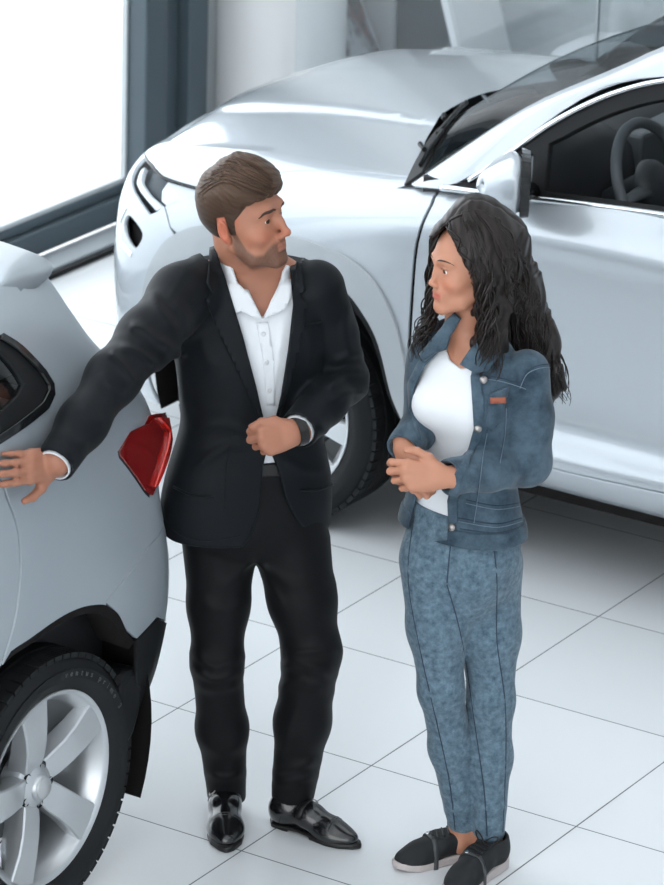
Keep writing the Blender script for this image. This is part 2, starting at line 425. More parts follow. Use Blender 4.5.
# bonnet: u as above, w from its edge (0) to the middle line (1)
def _hood_mid(u):
    k = [SUK[4], SUK[5], SUK[6], SUK[7], SUK[8], SUK[9], SUK[10], SUK[11], SUK[12]]
    x = [-.20, -.45, -.70, -.86, -.98, -1.08, -1.16, -1.22, -1.26]
    z = [1.185, 1.165, 1.135, 1.105, 1.08, 1.05, 1.02, .985, .93]
    return Surf(k, [0, 1], np.array([[(a, SUVC, b)]*2 for a, b in zip(x, z)]))(u, 0*np.asarray(u))
def SUV_HOOD(u, w):
    u, w = np.broadcast_arrays(np.asarray(u, float), np.asarray(w, float))
    E = SUV_SIDE(u, np.full(u.shape, 9.0)); C = _hood_mid(u)
    P = E + (C - E) * w[..., None]
    cr = np.sin(np.clip(w, 0, 1)*PI/2)
    P[..., 2] = E[..., 2] + (C[..., 2] - E[..., 2]) * cr
    fade = np.clip((SUK[10] - u)/.5, 0, 1)
    P[..., 2] += .014*fade*np.clip((w - .38)/.1, 0, 1)**2*(3 - 2*np.clip((w - .38)/.1, 0, 1))      # raised middle of the bonnet
    return P
# windscreen and greenhouse
SUV_WS = Surf([0, .5, 1], [0, .5, 1, 1.5], np.array([
    [(-.16, .16, 1.085), (-.26, .50, 1.15), (-.31, .97, 1.185), (-.26, 1.44, 1.15)],
    [(.20, .265, 1.365), (.11, .60, 1.42), (.07, .97, 1.445), (.11, 1.34, 1.42)],
    [(.64, .385, 1.595), (.58, .66, 1.63), (.55, .97, 1.655), (.58, 1.28, 1.63)]]))   # u up, v across
def SUV_GLASS(x, z):
    """Side window plane, leaning in."""
    x, z = np.broadcast_arrays(np.asarray(x, float), np.asarray(z, float))
    return np.stack([x, .135 + .44*(z - 1.15) + .10*(z - 1.15)**2 + .02*np.clip(x - 1.6, 0, 9)**2, z], -1)
# ================================================================== silver car at the back: parts
def car_paint(name, base, metal, rough, flake=0.):
    m = mat(name, base, rough, metal, coat=1.0, coat_rough=.02)
    return m
M_suv = car_paint('silver_white_paint', (.50, .545, .585), .45, .34)
M_black = mat('black_plastic', (.009, .010, .011), .5, spec=.2)
M_blackg = mat('gloss_black', (.006, .007, .008), .12, spec=.5)
M_rubber = mat('tyre_rubber', (.014, .0155, .017), .6, spec=.2); bump(M_rubber, 90, .1, .002)
M_chrome = mat('chrome_trim', (.80, .83, .85), .16, 1.0)
M_alloy = mat('silver_alloy', (.58, .605, .625), .32, .6, coat=.3)
M_dark = mat('wheel_housing', (.008, .007, .007), .9, spec=.2)
M_lamp = glass_mat('lamp_lens', (.95, .98, 1.0), .98, refl=.10, f0=.008)
M_lampin = mat('lamp_inside', (.05, .06, .07), .3, .0, spec=.2)
M_carglass = glass_mat('car_window_glass', (.62, .70, .74), .75)
M_wsglass = glass_mat('windscreen_glass', (.50, .58, .62), .65)
M_cabin = mat('dark_cabin', (.018, .020, .023), .6)
M_cabing = mat('grey_cabin_trim', (.10, .115, .125), .55)
M_disc = mat('brake_steel', (.16, .17, .175), .45, .8)

def wheel(root, cen, axle, R=.34, rim=.225, width=.21, steer=0., spin=0., name='wheel', style='twin', spokes=5):
    """Road wheel: tyre, alloy rim (spokes, hub cap, black discs for the bolt holes) and brake disc; axle points outwards."""
    a = np.array([axle[0], axle[1], 0.], float); cs, sn = math.cos(steer), math.sin(steer)
    a = np.array([a[0]*cs - a[1]*sn, a[0]*sn + a[1]*cs, 0])
    M = frame_of(cen, a, (0, 0, 1))
    w = width/2; b = MB()
    prof = [(rim-.004, -w+.02), (rim+.015, -w+.004), (rim+.05, -w-.008), (R-.035, -w-.004), (R-.012, -w+.012), (R-.002, -w+.035), (R, -w+.045),
            (R, -.052), (R-.008, -.05), (R-.008, -.042), (R, -.04), (R, -.006), (R-.008, -.004), (R-.008, .004), (R, .006), (R, .04), (R-.008, .042), (R-.008, .05), (R, .052),
            (R, w-.045), (R-.003, w-.035), (R-.012, w-.012), (R-.02, w-.005), (R-.035, w+.004), (rim+.058, w+.0085), (rim+.055, w+.0095), (rim+.035, w+.0085), (rim+.032, w+.0075), (rim+.015, w-.002), (rim+.002, w-.012), (rim-.004, w-.02)]
    b.lathe(prof, 72, M)
    for k in range(64):                              # shoulder tread blocks
        t = 2*PI*k/64
        for sg in (1, -1):
            B = M @ frame_of((R*math.cos(t)*.998, R*math.sin(t)*.998, sg*(w-.028)), (math.cos(t), math.sin(t), 0), (0, 0, 1))
            b.box((-.024, -.0135, -.012), (.022, .0135, .0005), B)
    tyre = b.build('tyre', M_rubber, root, smooth=True, auto=35)
    b = MB(); o = w - .012
    b.lathe([(rim-.012, -w+.03), (rim-.03, -w+.05), (rim-.032, o-.09), (rim-.034, o-.06), (rim-.028, o-.03), (rim-.012, o-.006), (rim-.006, o+.003), (rim+.002, o+.004), (rim+.004, o-.002), (rim+.002, o-.02)], 72, M)
    rimo = b.build('rim', M_alloy, root, smooth=True, auto=50)
    b = MB(); b.lathe([(.02, -.03), (.145, -.03), (.148, -.025), (.148, -.012), (.145, -.008), (.07, -.008), (.068, .005), (.02, .005)], 48, M)
    b.build('brake_disc', M_disc, root, smooth=True, auto=30)
    ri = rim - .020
    for k in range(spokes):
        t = 2*PI*k/spokes + spin
        Q = M @ np.array(Matrix.Rotation(t, 4, 'Z'))
        b = MB()
        if style == 'wide':                          # broad blade, flat face and one deep flank that folds back
            st = [(.045, -.030, .030, o-.030), (.075, -.034, .033, o-.020), (.115, -.036, .034, o-.010), (.16, -.039, .037, o-.004), (ri, -.046, .044, o-.002), (ri+.014, -.049, .047, o-.001)]
            V = []
            for r, y0, y1, h in st:
                fold = .020 + .030*max(0, (ri - r))/ri
                V += [(r, y0, h-.004), (r, y0+.003, h), (r, y1, h-.002), (r, y1+.004, h-.006), (r, y1+.012 if r < ri-.01 else y1+.006, h-fold-.012), (r, y1-.01, h-.065 if r < ri-.01 else h-.03), (r, y0+.012, h-.065 if r < ri-.01 else h-.03), (r, y0-.002, h-.03)]
            nv = 8
        else:
            st = [(.04, -.022, .022, o-.035), (.09, -.020, .020, o-.022), (.15, -.026, .026, o-.010), (ri, -.036, .036, o-.004), (ri+.012, -.040, .040, o-.003)]
            V = []
            for r, y0, y1, h in st:
                V += [(r, y0, h-.006), (r, y0+.004, h), (r, y1-.004, h), (r, y1, h-.006), (r, y1-.006, h-.04), (r, y0+.006, h-.04)]
            nv = 6
        V = np.array(V) @ Q[:3, :3].T + Q[:3, 3]; F = []
        for i in range(len(st)-1):
            for j in range(nv): F.append((i*nv+j, i*nv+(j+1) % nv, (i+1)*nv+(j+1) % nv, (i+1)*nv+j))
        F.append(tuple(range(nv))[::-1]); F.append(tuple((len(st)-1)*nv+j for j in range(nv)))
        b.add(V, F)
        sp = b.build('spoke', M_alloy, root, smooth=True, auto=30)
        sp.parent = rimo; sp.matrix_parent_inverse.identity()
    b = MB(); b.lathe([(.0, o-.010), (.026, o-.011), (.031, o-.015), (.033, o-.022), (.040, o-.026), (.062, o-.034), (.070, o-.045), (.072, o-.09)], 40, M)
    hub = b.build('hub', M_alloy, root, smooth=True, auto=40); hub.parent = rimo
    b = MB(); b.lathe([(0, o-.004), (.020, o-.005), (.026, o-.008), (.028, o-.014)], 32, M)
    hc = b.build('hub_cap', mat(name + '_cap_grey', (.55, .57, .58), .35, .5), root, smooth=True, auto=40); hc.parent = rimo
    for k in range(5):
        t = 2*PI*(k + .5)/5 + spin
        b = MB(); B = M @ frame_of((.050*math.cos(t), .050*math.sin(t), o-.03), (0, 0, 1))
        b.lathe([(0, -.001), (.008, -.001), (.0105, .002), (.0115, .001), (.0115, -.012)], 12, B)
        bo = b.build('bolt_hole_disc', M_black, root); bo.parent = rimo  # flush black disc painted in for the shade of a hub recess
    b = MB(); t = spin + .55
    B = M @ frame_of(((ri+.004)*math.cos(t), (ri+.004)*math.sin(t), o-.03), (-math.cos(t), -math.sin(t), .6))
    b.tube([(0, 0, 0), (0, 0, .012), (0, 0, .03)], [.006, .005, .0045], 8)
    V = np.array(b.V) @ B[:3, :3].T + B[:3, 3]; b.V = [tuple(v) for v in V]
    va = b.build('tyre_valve', M_black, root); va.parent = rimo
    return tyre

SR = (1, SUVC)
suv = thing('car', 'silver white car with dark cabin and steering wheel, standing behind the man and woman', 'car', (.9, SUVC, 0))
def both(name, F, poly, m, **kw):
    if F in (SUV_SIDE, SUV_HOOD): kw['flip'] = True
    panel(name, F, poly, m, suv, **kw); panel(name, F, poly, m, suv, mirror=SR, **kw)
ARC_O = [(.352, 3.10), (.362, 3.5), (.393, 4.02), (.462, 4.515), (.56, 4.85), (.70, 5.07), (.83, 5.13), (.96, 5.12), (1.05, 5.05), (1.112, 4.88), (1.178, 4.56), (1.237, 3.95), (1.262, 3.2), (1.272, 2.4)]
ARC_I = [(.345, 1.95), (.385, 2.65), (.43, 3.6), (.486, 4.06), (.56, 4.38), (.68, 4.62), (.80, 4.70), (.93, 4.67), (1.03, 4.50), (1.11, 4.15), (1.165, 3.6), (1.20, 2.9), (1.215, 2.2)]
AO = curve2(ARC_O, 60).tolist(); AI = curve2(ARC_I, 60).tolist()
seam = [(.300, 8.55), (.303, 8.0), (.300, 7.62), (.306, 6.77), (.313, 6.0), (.321, 5.3), (.330, 4.5), (.337, 3.9), (.346, 3.12)]
SEAM = curve2(seam, 30)
HEDGE = [(.335, 9.0), (.47, 8.93), (.62, 8.78), (.80, 8.3), (.97, 7.6), (1.098, 7.02)]
HE = curve2(HEDGE, 24).tolist()
LAMP = [(1.50, 7.86), (1.379, 7.66), (1.266, 7.232), (1.177, 7.063), (1.103, 6.93), (1.090, 6.74), (1.091, 6.42), (1.164, 5.782), (1.251, 5.315), (1.287, 5.53), (1.331, 5.81), (1.391, 6.17), (1.45, 6.6), (1.50, 7.3)]
g = .006
kA = max(i for i, p in enumerate(AO) if p[0] < 1.13)
fend = [(u + g, v) for u, v in SEAM[:-1].tolist()][::-1] + [(.318, 8.80), (.333, 8.97)] + [(u, v - .04) for u, v in HE] + [(1.086 - g, 6.80), (1.088, 6.5), (1.165, 5.93), (1.20, 5.62)] + [(1.165, 5.0)] + AO[:kA+1][::-1]
both('front_wing', SUV_SIDE, fend, M_suv, du=.06, dv=.25)
kB = kA + 1
bump_ = [(1.170, 4.98), (1.207, 5.60), (1.232, 5.36)] + [(1.264, 5.24), (1.30, 5.46), (1.345, 5.75), (1.405, 6.11), (1.466, 6.56), (1.516, 7.28), (1.52, 7.83)] + [(1.9, 7.83), (2.272, 7.83), (2.272, 0.0), (1.285, 0.0), (1.28, 2.4)] + AO[kB:][::-1]
VENT = [(1.373, 5.12), (1.283, 4.756), (1.315, 4.40), (1.376, 4.57), (1.405, 4.84)]
VT = curve2(VENT, 30, True).tolist()
both('front_bumper', SUV_SIDE, bump_, M_suv, du=.05, dv=.2, holes=[VT])
both('bumper_vent', SUV_SIDE, curve2([(1.40, 5.33), (1.265, 4.83), (1.30, 4.27), (1.39, 4.42), (1.45, 4.82)], 30, True).tolist(), M_dark, du=.04, dv=.2, off=-.03, depth=0)
both('vent_trim', SUV_SIDE, [(1.33, 4.30), (1.40, 4.45), (1.44, 4.83), (1.40, 5.28), (1.415, 5.28), (1.462, 4.83), (1.415, 4.38), (1.335, 4.22)], M_chrome, du=.05, dv=.2, off=.004)
both('wheel_arch_trim', SUV_SIDE, [(.785 + (u - .785)*1.018, 2.0 + (v - 2.0)*1.02) for u, v in AO] + AI[::-1], mat('grey_arch_trim', (.42, .45, .475), .38, .2, coat=.5), du=.05, dv=.25, off=.010, depth=.03)
both('wheel_arch_edge', SUV_SIDE, AI + [(.785 + (u - .785)*.965, 2.0 + (v - 2.0)*.955) for u, v in AI][::-1], M_black, du=.05, dv=.25, off=.004, depth=.07)
# headlight: dark housing sunk below a clear lens, bright strip and projector
both('headlight_housing', SUV_SIDE, LAMP, M_lampin, du=.04, dv=.2, off=-.035, depth=0)
both('headlight_lens', SUV_SIDE, LAMP, M_lamp, du=.04, dv=.2, off=.0, depth=.004)
both('headlight_reflector', SUV_SIDE, [(1.10, 6.45), (1.105, 6.86), (1.20, 7.04), (1.245, 7.1), (1.25, 6.5), (1.235, 5.85), (1.20, 5.62), (1.165, 5.86)], mat('lamp_reflector', (.85, .88, .9), .25, .0), du=.04, dv=.2, off=-.012, depth=.02)
both('daytime_light', SUV_SIDE, [(1.225, 5.56), (1.249, 5.40), (1.304, 5.76), (1.359, 6.10), (1.43, 6.6), (1.475, 7.3), (1.46, 7.5), (1.41, 6.85), (1.35, 6.4), (1.30, 6.0)], mat('white_light_strip', (.85, .88, .9), .2), du=.04, dv=.2, off=-.012, depth=.015)
both('headlight_frame', SUV_SIDE, LAMP + [(1.60, 7.74), (1.45, 7.55), (1.28, 7.28), (1.115, 6.92), (1.098, 6.80), (1.103, 6.60), (1.18, 5.98), (1.240, 5.52), (1.26, 5.46), (1.325, 6.02), (1.44, 6.65), (1.575, 7.3)][::-1] if False else [(1.50, 7.88), (1.379, 7.68), (1.266, 7.25), (1.103, 6.95), (1.103, 6.90), (1.27, 7.18), (1.38, 7.60), (1.48, 7.78)], M_blackg, du=.05, dv=.2, off=.003, depth=.01)
# grille and badge-free nose
panel('grille', SUV_SIDE, [(1.86, 6.9), (1.83, 5.2), (2.27, 4.9), (2.27, 7.2)], M_blackg, suv, off=.004, depth=.004, flip=True)
panel('grille', SUV_SIDE, [(1.86, 6.9), (1.83, 5.2), (2.27, 4.9), (2.27, 7.2)], M_blackg, suv, off=.004, depth=.004, mirror=SR, flip=True)
for v in (5.4, 5.9, 6.4):
    both('grille_bar', SUV_SIDE, [(1.87, v), (2.27, v), (2.27, v + .13), (1.87, v + .13)], M_chrome, off=.010, depth=.008)
both('lower_intake', SUV_SIDE, [(1.72, 3.6), (1.76, 2.3), (2.27, 2.3), (2.27, 3.9)], M_black, off=.004, depth=.004)
# bonnet (its flanks roll over onto the wings)
rear = [(.335, 0.), (.40, .10), (.455, .22), (.475, .36), (.47, .50), (.43, .62), (.36, .74), (.20, .86), (.0, .955), (-.13, 1.0)]
RE = curve2(rear, 30).tolist()
hood = [(u, w) for u, w in RE] + [(2.2, 1.0), (2.276, 1.0), (2.276, 0.)] + [(1.6, 0.), (1.0, 0.)]
both('bonnet', SUV_HOOD, [(p[0], p[1]) for p in hood], M_suv, du=.06, dv=.06, depth=.0)
lip = [(u, v) for u, v in HE] + [(1.105, 7.0), (1.177, 7.12), (1.266, 7.29), (1.379, 7.72), (1.50, 7.91), (1.9, 7.9), (2.275, 7.9), (2.275, 9.0), (1.6, 9.0), (1.0, 9.0)]
both('bonnet_edge', SUV_SIDE, lip, M_suv, du=.05, dv=.2, depth=.012)
# scuttle with wipers
both('scuttle', SUV_WS, [(-.02, -.01), (-.02, .5), (.04, .5), (.05, .0)], M_black, off=.004, du=.1, dv=.1, depth=.02)
P = []
for k in range(2):
    b = MB()
    # dark valley between bonnet and glass
    q = np.array([SUV_HOOD(np.array([u]), np.array([w]))[0] for u, w in RE]) - [0, 0, .035]
    gl = np.array([SUV_WS(np.array([.10]), np.array([t]))[0] for t in np.linspace(-.05, .5, len(RE))]) - [0, 0, .02]
    lead = q + [-.06, 0, -.02]
    V = np.concatenate([lead, q, gl]); n_ = len(RE); F = []
    for i in range(n_-1): F += [(i, i+1, n_+i+1, n_+i), (n_+i, n_+i+1, 2*n_+i+1, 2*n_+i)]
    if k: V[:, 1] = 2*SUVC - V[:, 1]
    b.add(V, F); b.build('wiper_well', M_black, suv, smooth=True)
def wsp(u, v, off=.0):
    u = np.atleast_1d(u); v = np.atleast_1d(v)
    return SUV_WS(u, v) + np.array([-.45, 0, .89])*off
for (v0, v1) in ((.07, .36), (.36, .62)):
    b = MB(); t = np.linspace(0, 1, 14)
    b.tube(wsp(.03 + .02*t, v0 + (v1-v0)*t, .010), .006, 6); b.tube(wsp(.03 + .02*t, v0 + (v1-v0)*t, .004), .004, 6)
    wb = b.build('wiper', M_blackg, suv)
    b = MB(); t = np.linspace(0, .5, 8); b.tube(wsp(-.03 + .10*t, v1 - .02 - (v1-v0)*t*.9, .016), .008, 6)
    b.build('wiper_arm', M_black, suv)
# windscreen
both('windscreen', SUV_WS, [(0.02, 0.004), (0.02, .5), (1.0, .5), (1.0, .004)], M_wsglass, du=.1, dv=.1, depth=.006)
both('windscreen_border', SUV_WS, [(.0, .002), (1.0, .002), (1.0, .03), (.10, .045), (.10, .5), (.0, .5)], M_blackg, du=.1, dv=.1, off=-.002, depth=.004)
# screen pillar and roof rail
RAIL = Surf([0, 1, 2, 3, 4, 5, 6, 7], [0, 1, 2], np.array([
    [(-.155, .160, 1.082), (-.12, .125, 1.088), (-.02, .115, 1.10)],
    [(.02, .215, 1.232), (.06, .185, 1.235), (.13, .165, 1.215)],
    [(.20, .270, 1.370), (.24, .235, 1.375), (.325, .242, 1.392)],
    [(.42, .330, 1.495), (.46, .290, 1.490), (.55, .285, 1.487)],
    [(.66, .395, 1.600), (.72, .340, 1.585), (.86, .300, 1.535)],
    [(1.25, .43, 1.655), (1.25, .375, 1.640), (1.28, .315, 1.560)],
    [(2.0, .44, 1.63), (2.0, .39, 1.615), (2.0, .315, 1.535)],
    [(2.75, .52, 1.50), (2.72, .45, 1.48), (2.6, .37, 1.40)]]))
both('roof_pillar', RAIL, [(0, 0), (7, 0), (7, 2), (0, 2)], M_suv, du=.25, dv=.1, depth=.01, flip=True)
ROOF = Surf([0, 1, 2, 3], [0, .5, 1], np.array([
    [(.66, .395, 1.600), (.58, .66, 1.633), (.55, SUVC, 1.655)], [(1.25, .43, 1.655), (1.2, .68, 1.70), (1.18, SUVC, 1.715)],
    [(2.0, .44, 1.63), (2.0, .68, 1.675), (2.0, SUVC, 1.69)], [(2.75, .52, 1.50), (2.8, .72, 1.53), (2.83, SUVC, 1.54)]]))
both('roof', ROOF, [(0, 0), (3, 0), (3, 1), (0, 1)], M_suv, du=.15, dv=.1, depth=0.)
# side glazing: chrome line, black frame, panes
top = [(.05, 1.135), (.15, 1.222), (.24, 1.305), (.331, 1.372), (.43, 1.428), (.549, 1.474), (.72, 1.510), (.95, 1.535), (1.4, 1.540), (1.9, 1.52), (2.25, 1.46), (2.45, 1.36), (2.5, 1.22)]
TP = curve2(top, 60)
belt = np.array([(-.03, 1.106), (.05, 1.112), (.2, 1.122), (.45, 1.142), (.7, 1.157), (1.2, 1.175), (1.9, 1.19), (2.5, 1.20)]); BT = curve2(belt, 40)
def inner(d): return TP + np.array([d*.55, -d])
frame_out = BT.tolist() + TP[::-1].tolist()
opn = [(.285, 1.148), (.45, 1.160), (.7, 1.174), (1.02, 1.186)] + [(1.02, 1.49)] + [tuple(p) for p in inner(.042)[::-1] if .30 < p[0] < 1.0] + [(.262, 1.268)]
qtr = [(.165, 1.140), (.245, 1.146), (.225, 1.235), (.175, 1.19)]
opn2 = [(1.10, 1.19), (1.9, 1.205), (1.9, 1.475), (1.5, 1.495), (1.10, 1.492)]
both('window_surround', SUV_GLASS, frame_out, M_black, du=.1, dv=.1, off=.0, depth=.03, holes=[opn, qtr, opn2])
both('quarter_glass', SUV_GLASS, qtr, mat('grey_quarter_glass', (.09, .11, .125), .08), du=.2, dv=.2, off=-.006, depth=.0)
both('rear_side_glass', SUV_GLASS, opn2, M_carglass, du=.2, dv=.2, off=-.01, depth=.004)
for mir in (0, 1):
    b = MB(); q = SUV_GLASS(TP[:, 0], TP[:, 1]) + [0, -.004, 0]; q2 = SUV_GLASS(BT[:, 0], BT[:, 1]) + [0, -.008, -.002]
    if mir: q = q*[1, -1, 1] + [0, 2*SUVC, 0]; q2 = q2*[1, -1, 1] + [0, 2*SUVC, 0]
    b.tube(q, .0085, 8); b.tube(q2, .010, 8)
    b.build('chrome_line', M_chrome, suv, smooth=True)
# doors, sill, rear quarter
gd = .006
door = [(u - gd, v) for u, v in SEAM.tolist()] + [(.345, 2.6), (.335, 1.86), (-.2, 1.80), (-.5, 1.90), (-.95, 1.9), (-.95, 9.0), (0., 9.0), (.20, 8.95), (.288, 8.75)]
both('front_door', SUV_SIDE, door, M_suv, du=.08, dv=.25)
RA = [( -1.25 - .42*math.cos(t), 2.0 + 3.0*math.sin(t)) for t in np.linspace(0, PI, 30)]
RA = [(-1.45 + .45*math.cos(t), 2.0 + 3.0*math.sin(t)) for t in np.linspace(0, PI, 30)]
both('rear_door', SUV_SIDE, [(-.957, 9.), (-.957, 1.9), (-.99, 1.9)] + [p for p in RA if p[0] > -1.3] + [(-1.32, 9.)], M_suv, du=.1, dv=.3)
both('rear_quarter', SUV_SIDE, [(-1.327, 9.)] + [p for p in RA if p[0] < -1.3] + [(-1.91, 0.), (-2.914, 0.), (-2.914, 9.)], M_suv, du=.1, dv=.3)
both('sill', SUV_SIDE, [(.338, 1.74), (.332, 0.), (-1.0, 0.), (-1.0, 1.83), (-.5, 1.83), (-.2, 1.73)], M_suv, du=.1, dv=.25)
both('shoulder_ledge', SUV_GLASS, [tuple(p + np.array([0, .004])) for p in BT] + [(2.5, 1.13), (1.2, 1.13), (.4, 1.12), (0, 1.09)], M_black, du=.2, dv=.1, off=-.03, depth=0)
b = MB(); b.add([(3.12, .30, .25), (3.12, 2*SUVC-.30, .25), (3.16, .32, 1.12), (3.16, 2*SUVC-.32, 1.12), (2.76, .5, 1.5), (2.76, 2*SUVC-.5, 1.5)], [(0, 1, 3, 2), (2, 3, 5, 4)])
b.build('tailgate', M_suv, suv)
# mirrors
def mirror_shape(sgn):
    def M_(p, turn=True):
        p = np.array(p, float)
        if turn: q = p - [.185, .04, 0]; p = np.array([.212 + q[0]*cr - q[1]*sr, .055 + q[0]*sr + q[1]*cr, p[2] + .035])
        return p if sgn > 0 else p*[1, -1, 1] + [0, 2*SUVC, 0]
    o = np.array([.185, -.035, 1.165]); cr, sr = math.cos(math.radians(30)), math.sin(math.radians(30))
    V = []; n, m = 28, 20
    for i in range(m + 1):
        a = PI*i/m
        for k in range(n):
            t = 2*PI*k/n
            x = -math.cos(a); r = math.sin(a)**.55
            cy, sz = math.cos(t), math.sin(t)
            cy = math.copysign(abs(cy)**.75, cy); sz = math.copysign(abs(sz)**.75, sz)
            xx = x*.075 if x < 0 else x*.050
            tape = .55 + .45*min(1, (x + 1)/1.2)
            V.append((o[0] + xx + .010*cy, o[1] - .115*r*cy*tape + .012*x, o[2] + (.088*sz*r + .012*cy)*tape - .010*(1-tape)))
    F = [(i*n+k, i*n+(k+1) % n, (i+1)*n+(k+1) % n, (i+1)*n+k) for i in range(m) for k in range(n)]
    V = np.array([M_(v) for v in V])
    if sgn < 0: F = [f[::-1] for f in F]
    mo = mesh_obj('wing_mirror', V, F, M_suv, suv)
    b = MB(); cen = o + np.array([.048, 0, 0])
    ring = [(cen[0] + dx, cen[1] - ry*math.copysign(abs(math.cos(t))**.7, math.cos(t)), cen[2] + rz*math.copysign(abs(math.sin(t))**.7, math.sin(t))) for dx, ry, rz in ((-.012, .112, .088), (.012, .108, .084), (.014, .090, .068)) for t in np.linspace(0, 2*PI, 28, endpoint=False)]
    F = [(i*28+k, i*28+(k+1) % 28, (i+1)*28+(k+1) % 28, (i+1)*28+k) for i in range(2) for k in range(28)] + [tuple(56+k for k in range(28))]
    b.add([M_(v) for v in ring], F)
    r = b.build('mirror_rim', M_blackg, suv, smooth=False); r.parent = mo; r.matrix_parent_inverse.identity()
    b = MB(); b.tube([M_((.235, .035, 1.15), False), M_((.245, .09, 1.145), False), M_((.25, .13, 1.145), False)], [.03, .028, .03], 10, flat=.8)
    b.build('mirror_foot', M_blackg, suv, smooth=True)
mirror_shape(1); mirror_shape(-1)
# wheels and housings
wheel(suv, (-.53, .165, .34), (0, -1), steer=.0, R=.345, rim=.245, spin=.2, spokes=10)
wheel(suv, (-.53, 2*SUVC - .165, .34), (0, 1), R=.345, rim=.245, spokes=10)
wheel(suv, (2.12, .165, .34), (0, -1), R=.345, rim=.245, spokes=10); wheel(suv, (2.12, 2*SUVC - .165, .34), (0, 1), R=.345, rim=.245, spokes=10)
for (x, rr) in ((-.53, .44), (2.12, .42)):
    for sg in (1, -1):
        b = MB(); M = frame_of((x, SUVC - sg*(SUVC - .05), .40), (0, sg, 0), (1, 0, 0))
        b.lathe([(rr, .03), (rr, .36), (0, .36)], 30, M, a0=-.35, a1=PI + .35) if sg < 0 else b.lathe([(rr, .03), (rr, .36), (0, .36)], 30, M, a0=PI - .35, a1=2*PI + .35)
        b.build('wheel_housing', M_dark, suv, smooth=True)
b = MB(); b.box((-1.2, .35, .24), (3.0, 2*SUVC - .35, .34)); b.box((-1.2, .42, .34), (-.98, 2*SUVC-.42, .8)); b.box((-.1, .12, .26), (1.75, .3, .42)); b.box((-.1, 2*SUVC-.3, .26), (1.75, 2*SUVC-.12, .42))
b.build('underbody', M_dark, suv)
# cabin
b = MB()
DB = Surf([0, 1, 2, 3, 4], [0, 1, 2], np.array([[(.00, y, 1.10), (.0, y, 1.10), (.0, y, 1.10)] for y in (0,)]*5)) if False else None
prof = [(-.26, 1.04), (-.12, 1.09), (.0, 1.12), (.11, 1.12), (.18, 1.09), (.20, 1.0), (.20, .80), (.20, .55)]
ys = [.14, .30, .36, .42, .62, .78, .84, .95, 1.3, 1.72, 1.80]
hump = [0, .0, .03, .08, .08, .04, .0, .0, 0, 0, -.02]
V = [(x + h*.3, y, z + (h if -.05 < x < .21 and z > 1.05 else 0)) for y, h in zip(ys, hump) for x, z in prof]; m_ = len(prof)
F = [(i*m_+j, i*m_+j+1, (i+1)*m_+j+1, (i+1)*m_+j) for i in range(len(ys)-1) for j in range(m_-1)]
b.add(V, F); b.build('dashboard', M_cabin, suv, smooth=True)
b = MB(); b.box((.14, .84, .98), (.215, 1.10, 1.13)); b.box((.2, .9, .5), (.8, 1.04, .72)); b.build('centre_console', M_cabing, suv, bevel=.012)
b = MB(); b.box((-.1, .13, .35), (2.6, .20, 1.12)); b.box((-.1, 2*SUVC-.20, .35), (2.6, 2*SUVC-.13, 1.12)); b.box((-.1, .2, .33), (2.6, 2*SUVC-.2, .38)); b.box((2.45, .2, .38), (2.6, 2*SUVC-.2, 1.0))
b.build('door_lining', M_cabin, suv)
b = MB(); b.tube([SUV_GLASS(np.array(.25 + .8*t), np.array(1.125 + .03*t)) + [0, .03, 0] for t in np.linspace(0, 1, 8)], .012, 6); b.build('door_ledge', M_cabing, suv)
sw = np.array([.42, .53, 1.09]); swn = np.array([.90, 0, .42])
M = frame_of(sw, swn, (0, 1, 0)); b = MB()
t = np.linspace(0, 2*PI, 48, endpoint=False); ring = np.stack([.185*np.cos(t), .185*np.sin(t), 0*t], 1) @ M[:3, :3].T + M[:3, 3]
b.tube(ring, .0165, 10, closed=True); stw = b.build('steering_wheel', M_cabing, suv, smooth=True)
b = MB(); b.lathe([(0, .03), (.05, .028), (.075, .015), (.08, -.01), (.05, -.04), (.03, -.16)], 24, M); h_ = b.build('airbag_cover', mat('dark_airbag', (.035, .04, .045), .5), suv, smooth=True); h_.parent = stw; h_.matrix_parent_inverse.identity()
b = MB()
for a in (0, PI, -PI/2):
    c_, s_ = math.cos(a), math.sin(a)
    q = np.array([(c_*r, s_*r, z) for r, z in ((.06, .005), (.12, .0), (.178, 0))]) @ M[:3, :3].T + M[:3, 3]
    b.tube(q, [.028, .020, .017], 8, flat=.5)
s_ = b.build('steering_spoke', M_cabing, suv, smooth=True); s_.parent = stw; s_.matrix_parent_inverse.identity()
for y in (.58, 1.36):
    for x0 in (1.0, 1.9):
        b = MB(); b.box((x0, y-.24, .42), (x0+.5, y+.24, .62)); st = b.build('seat', M_cabin, suv, bevel=.05)
        b = MB(); b.box((x0+.46, y-.23, .58), (x0+.62, y+.23, 1.18), np.array(Matrix.Translation((x0+.5, 0, .6)) @ Matrix.Rotation(.22, 4, 'Y') @ Matrix.Translation((-x0-.5, 0, -.6)))); b.build('seat_back', M_cabin, suv, bevel=.05)

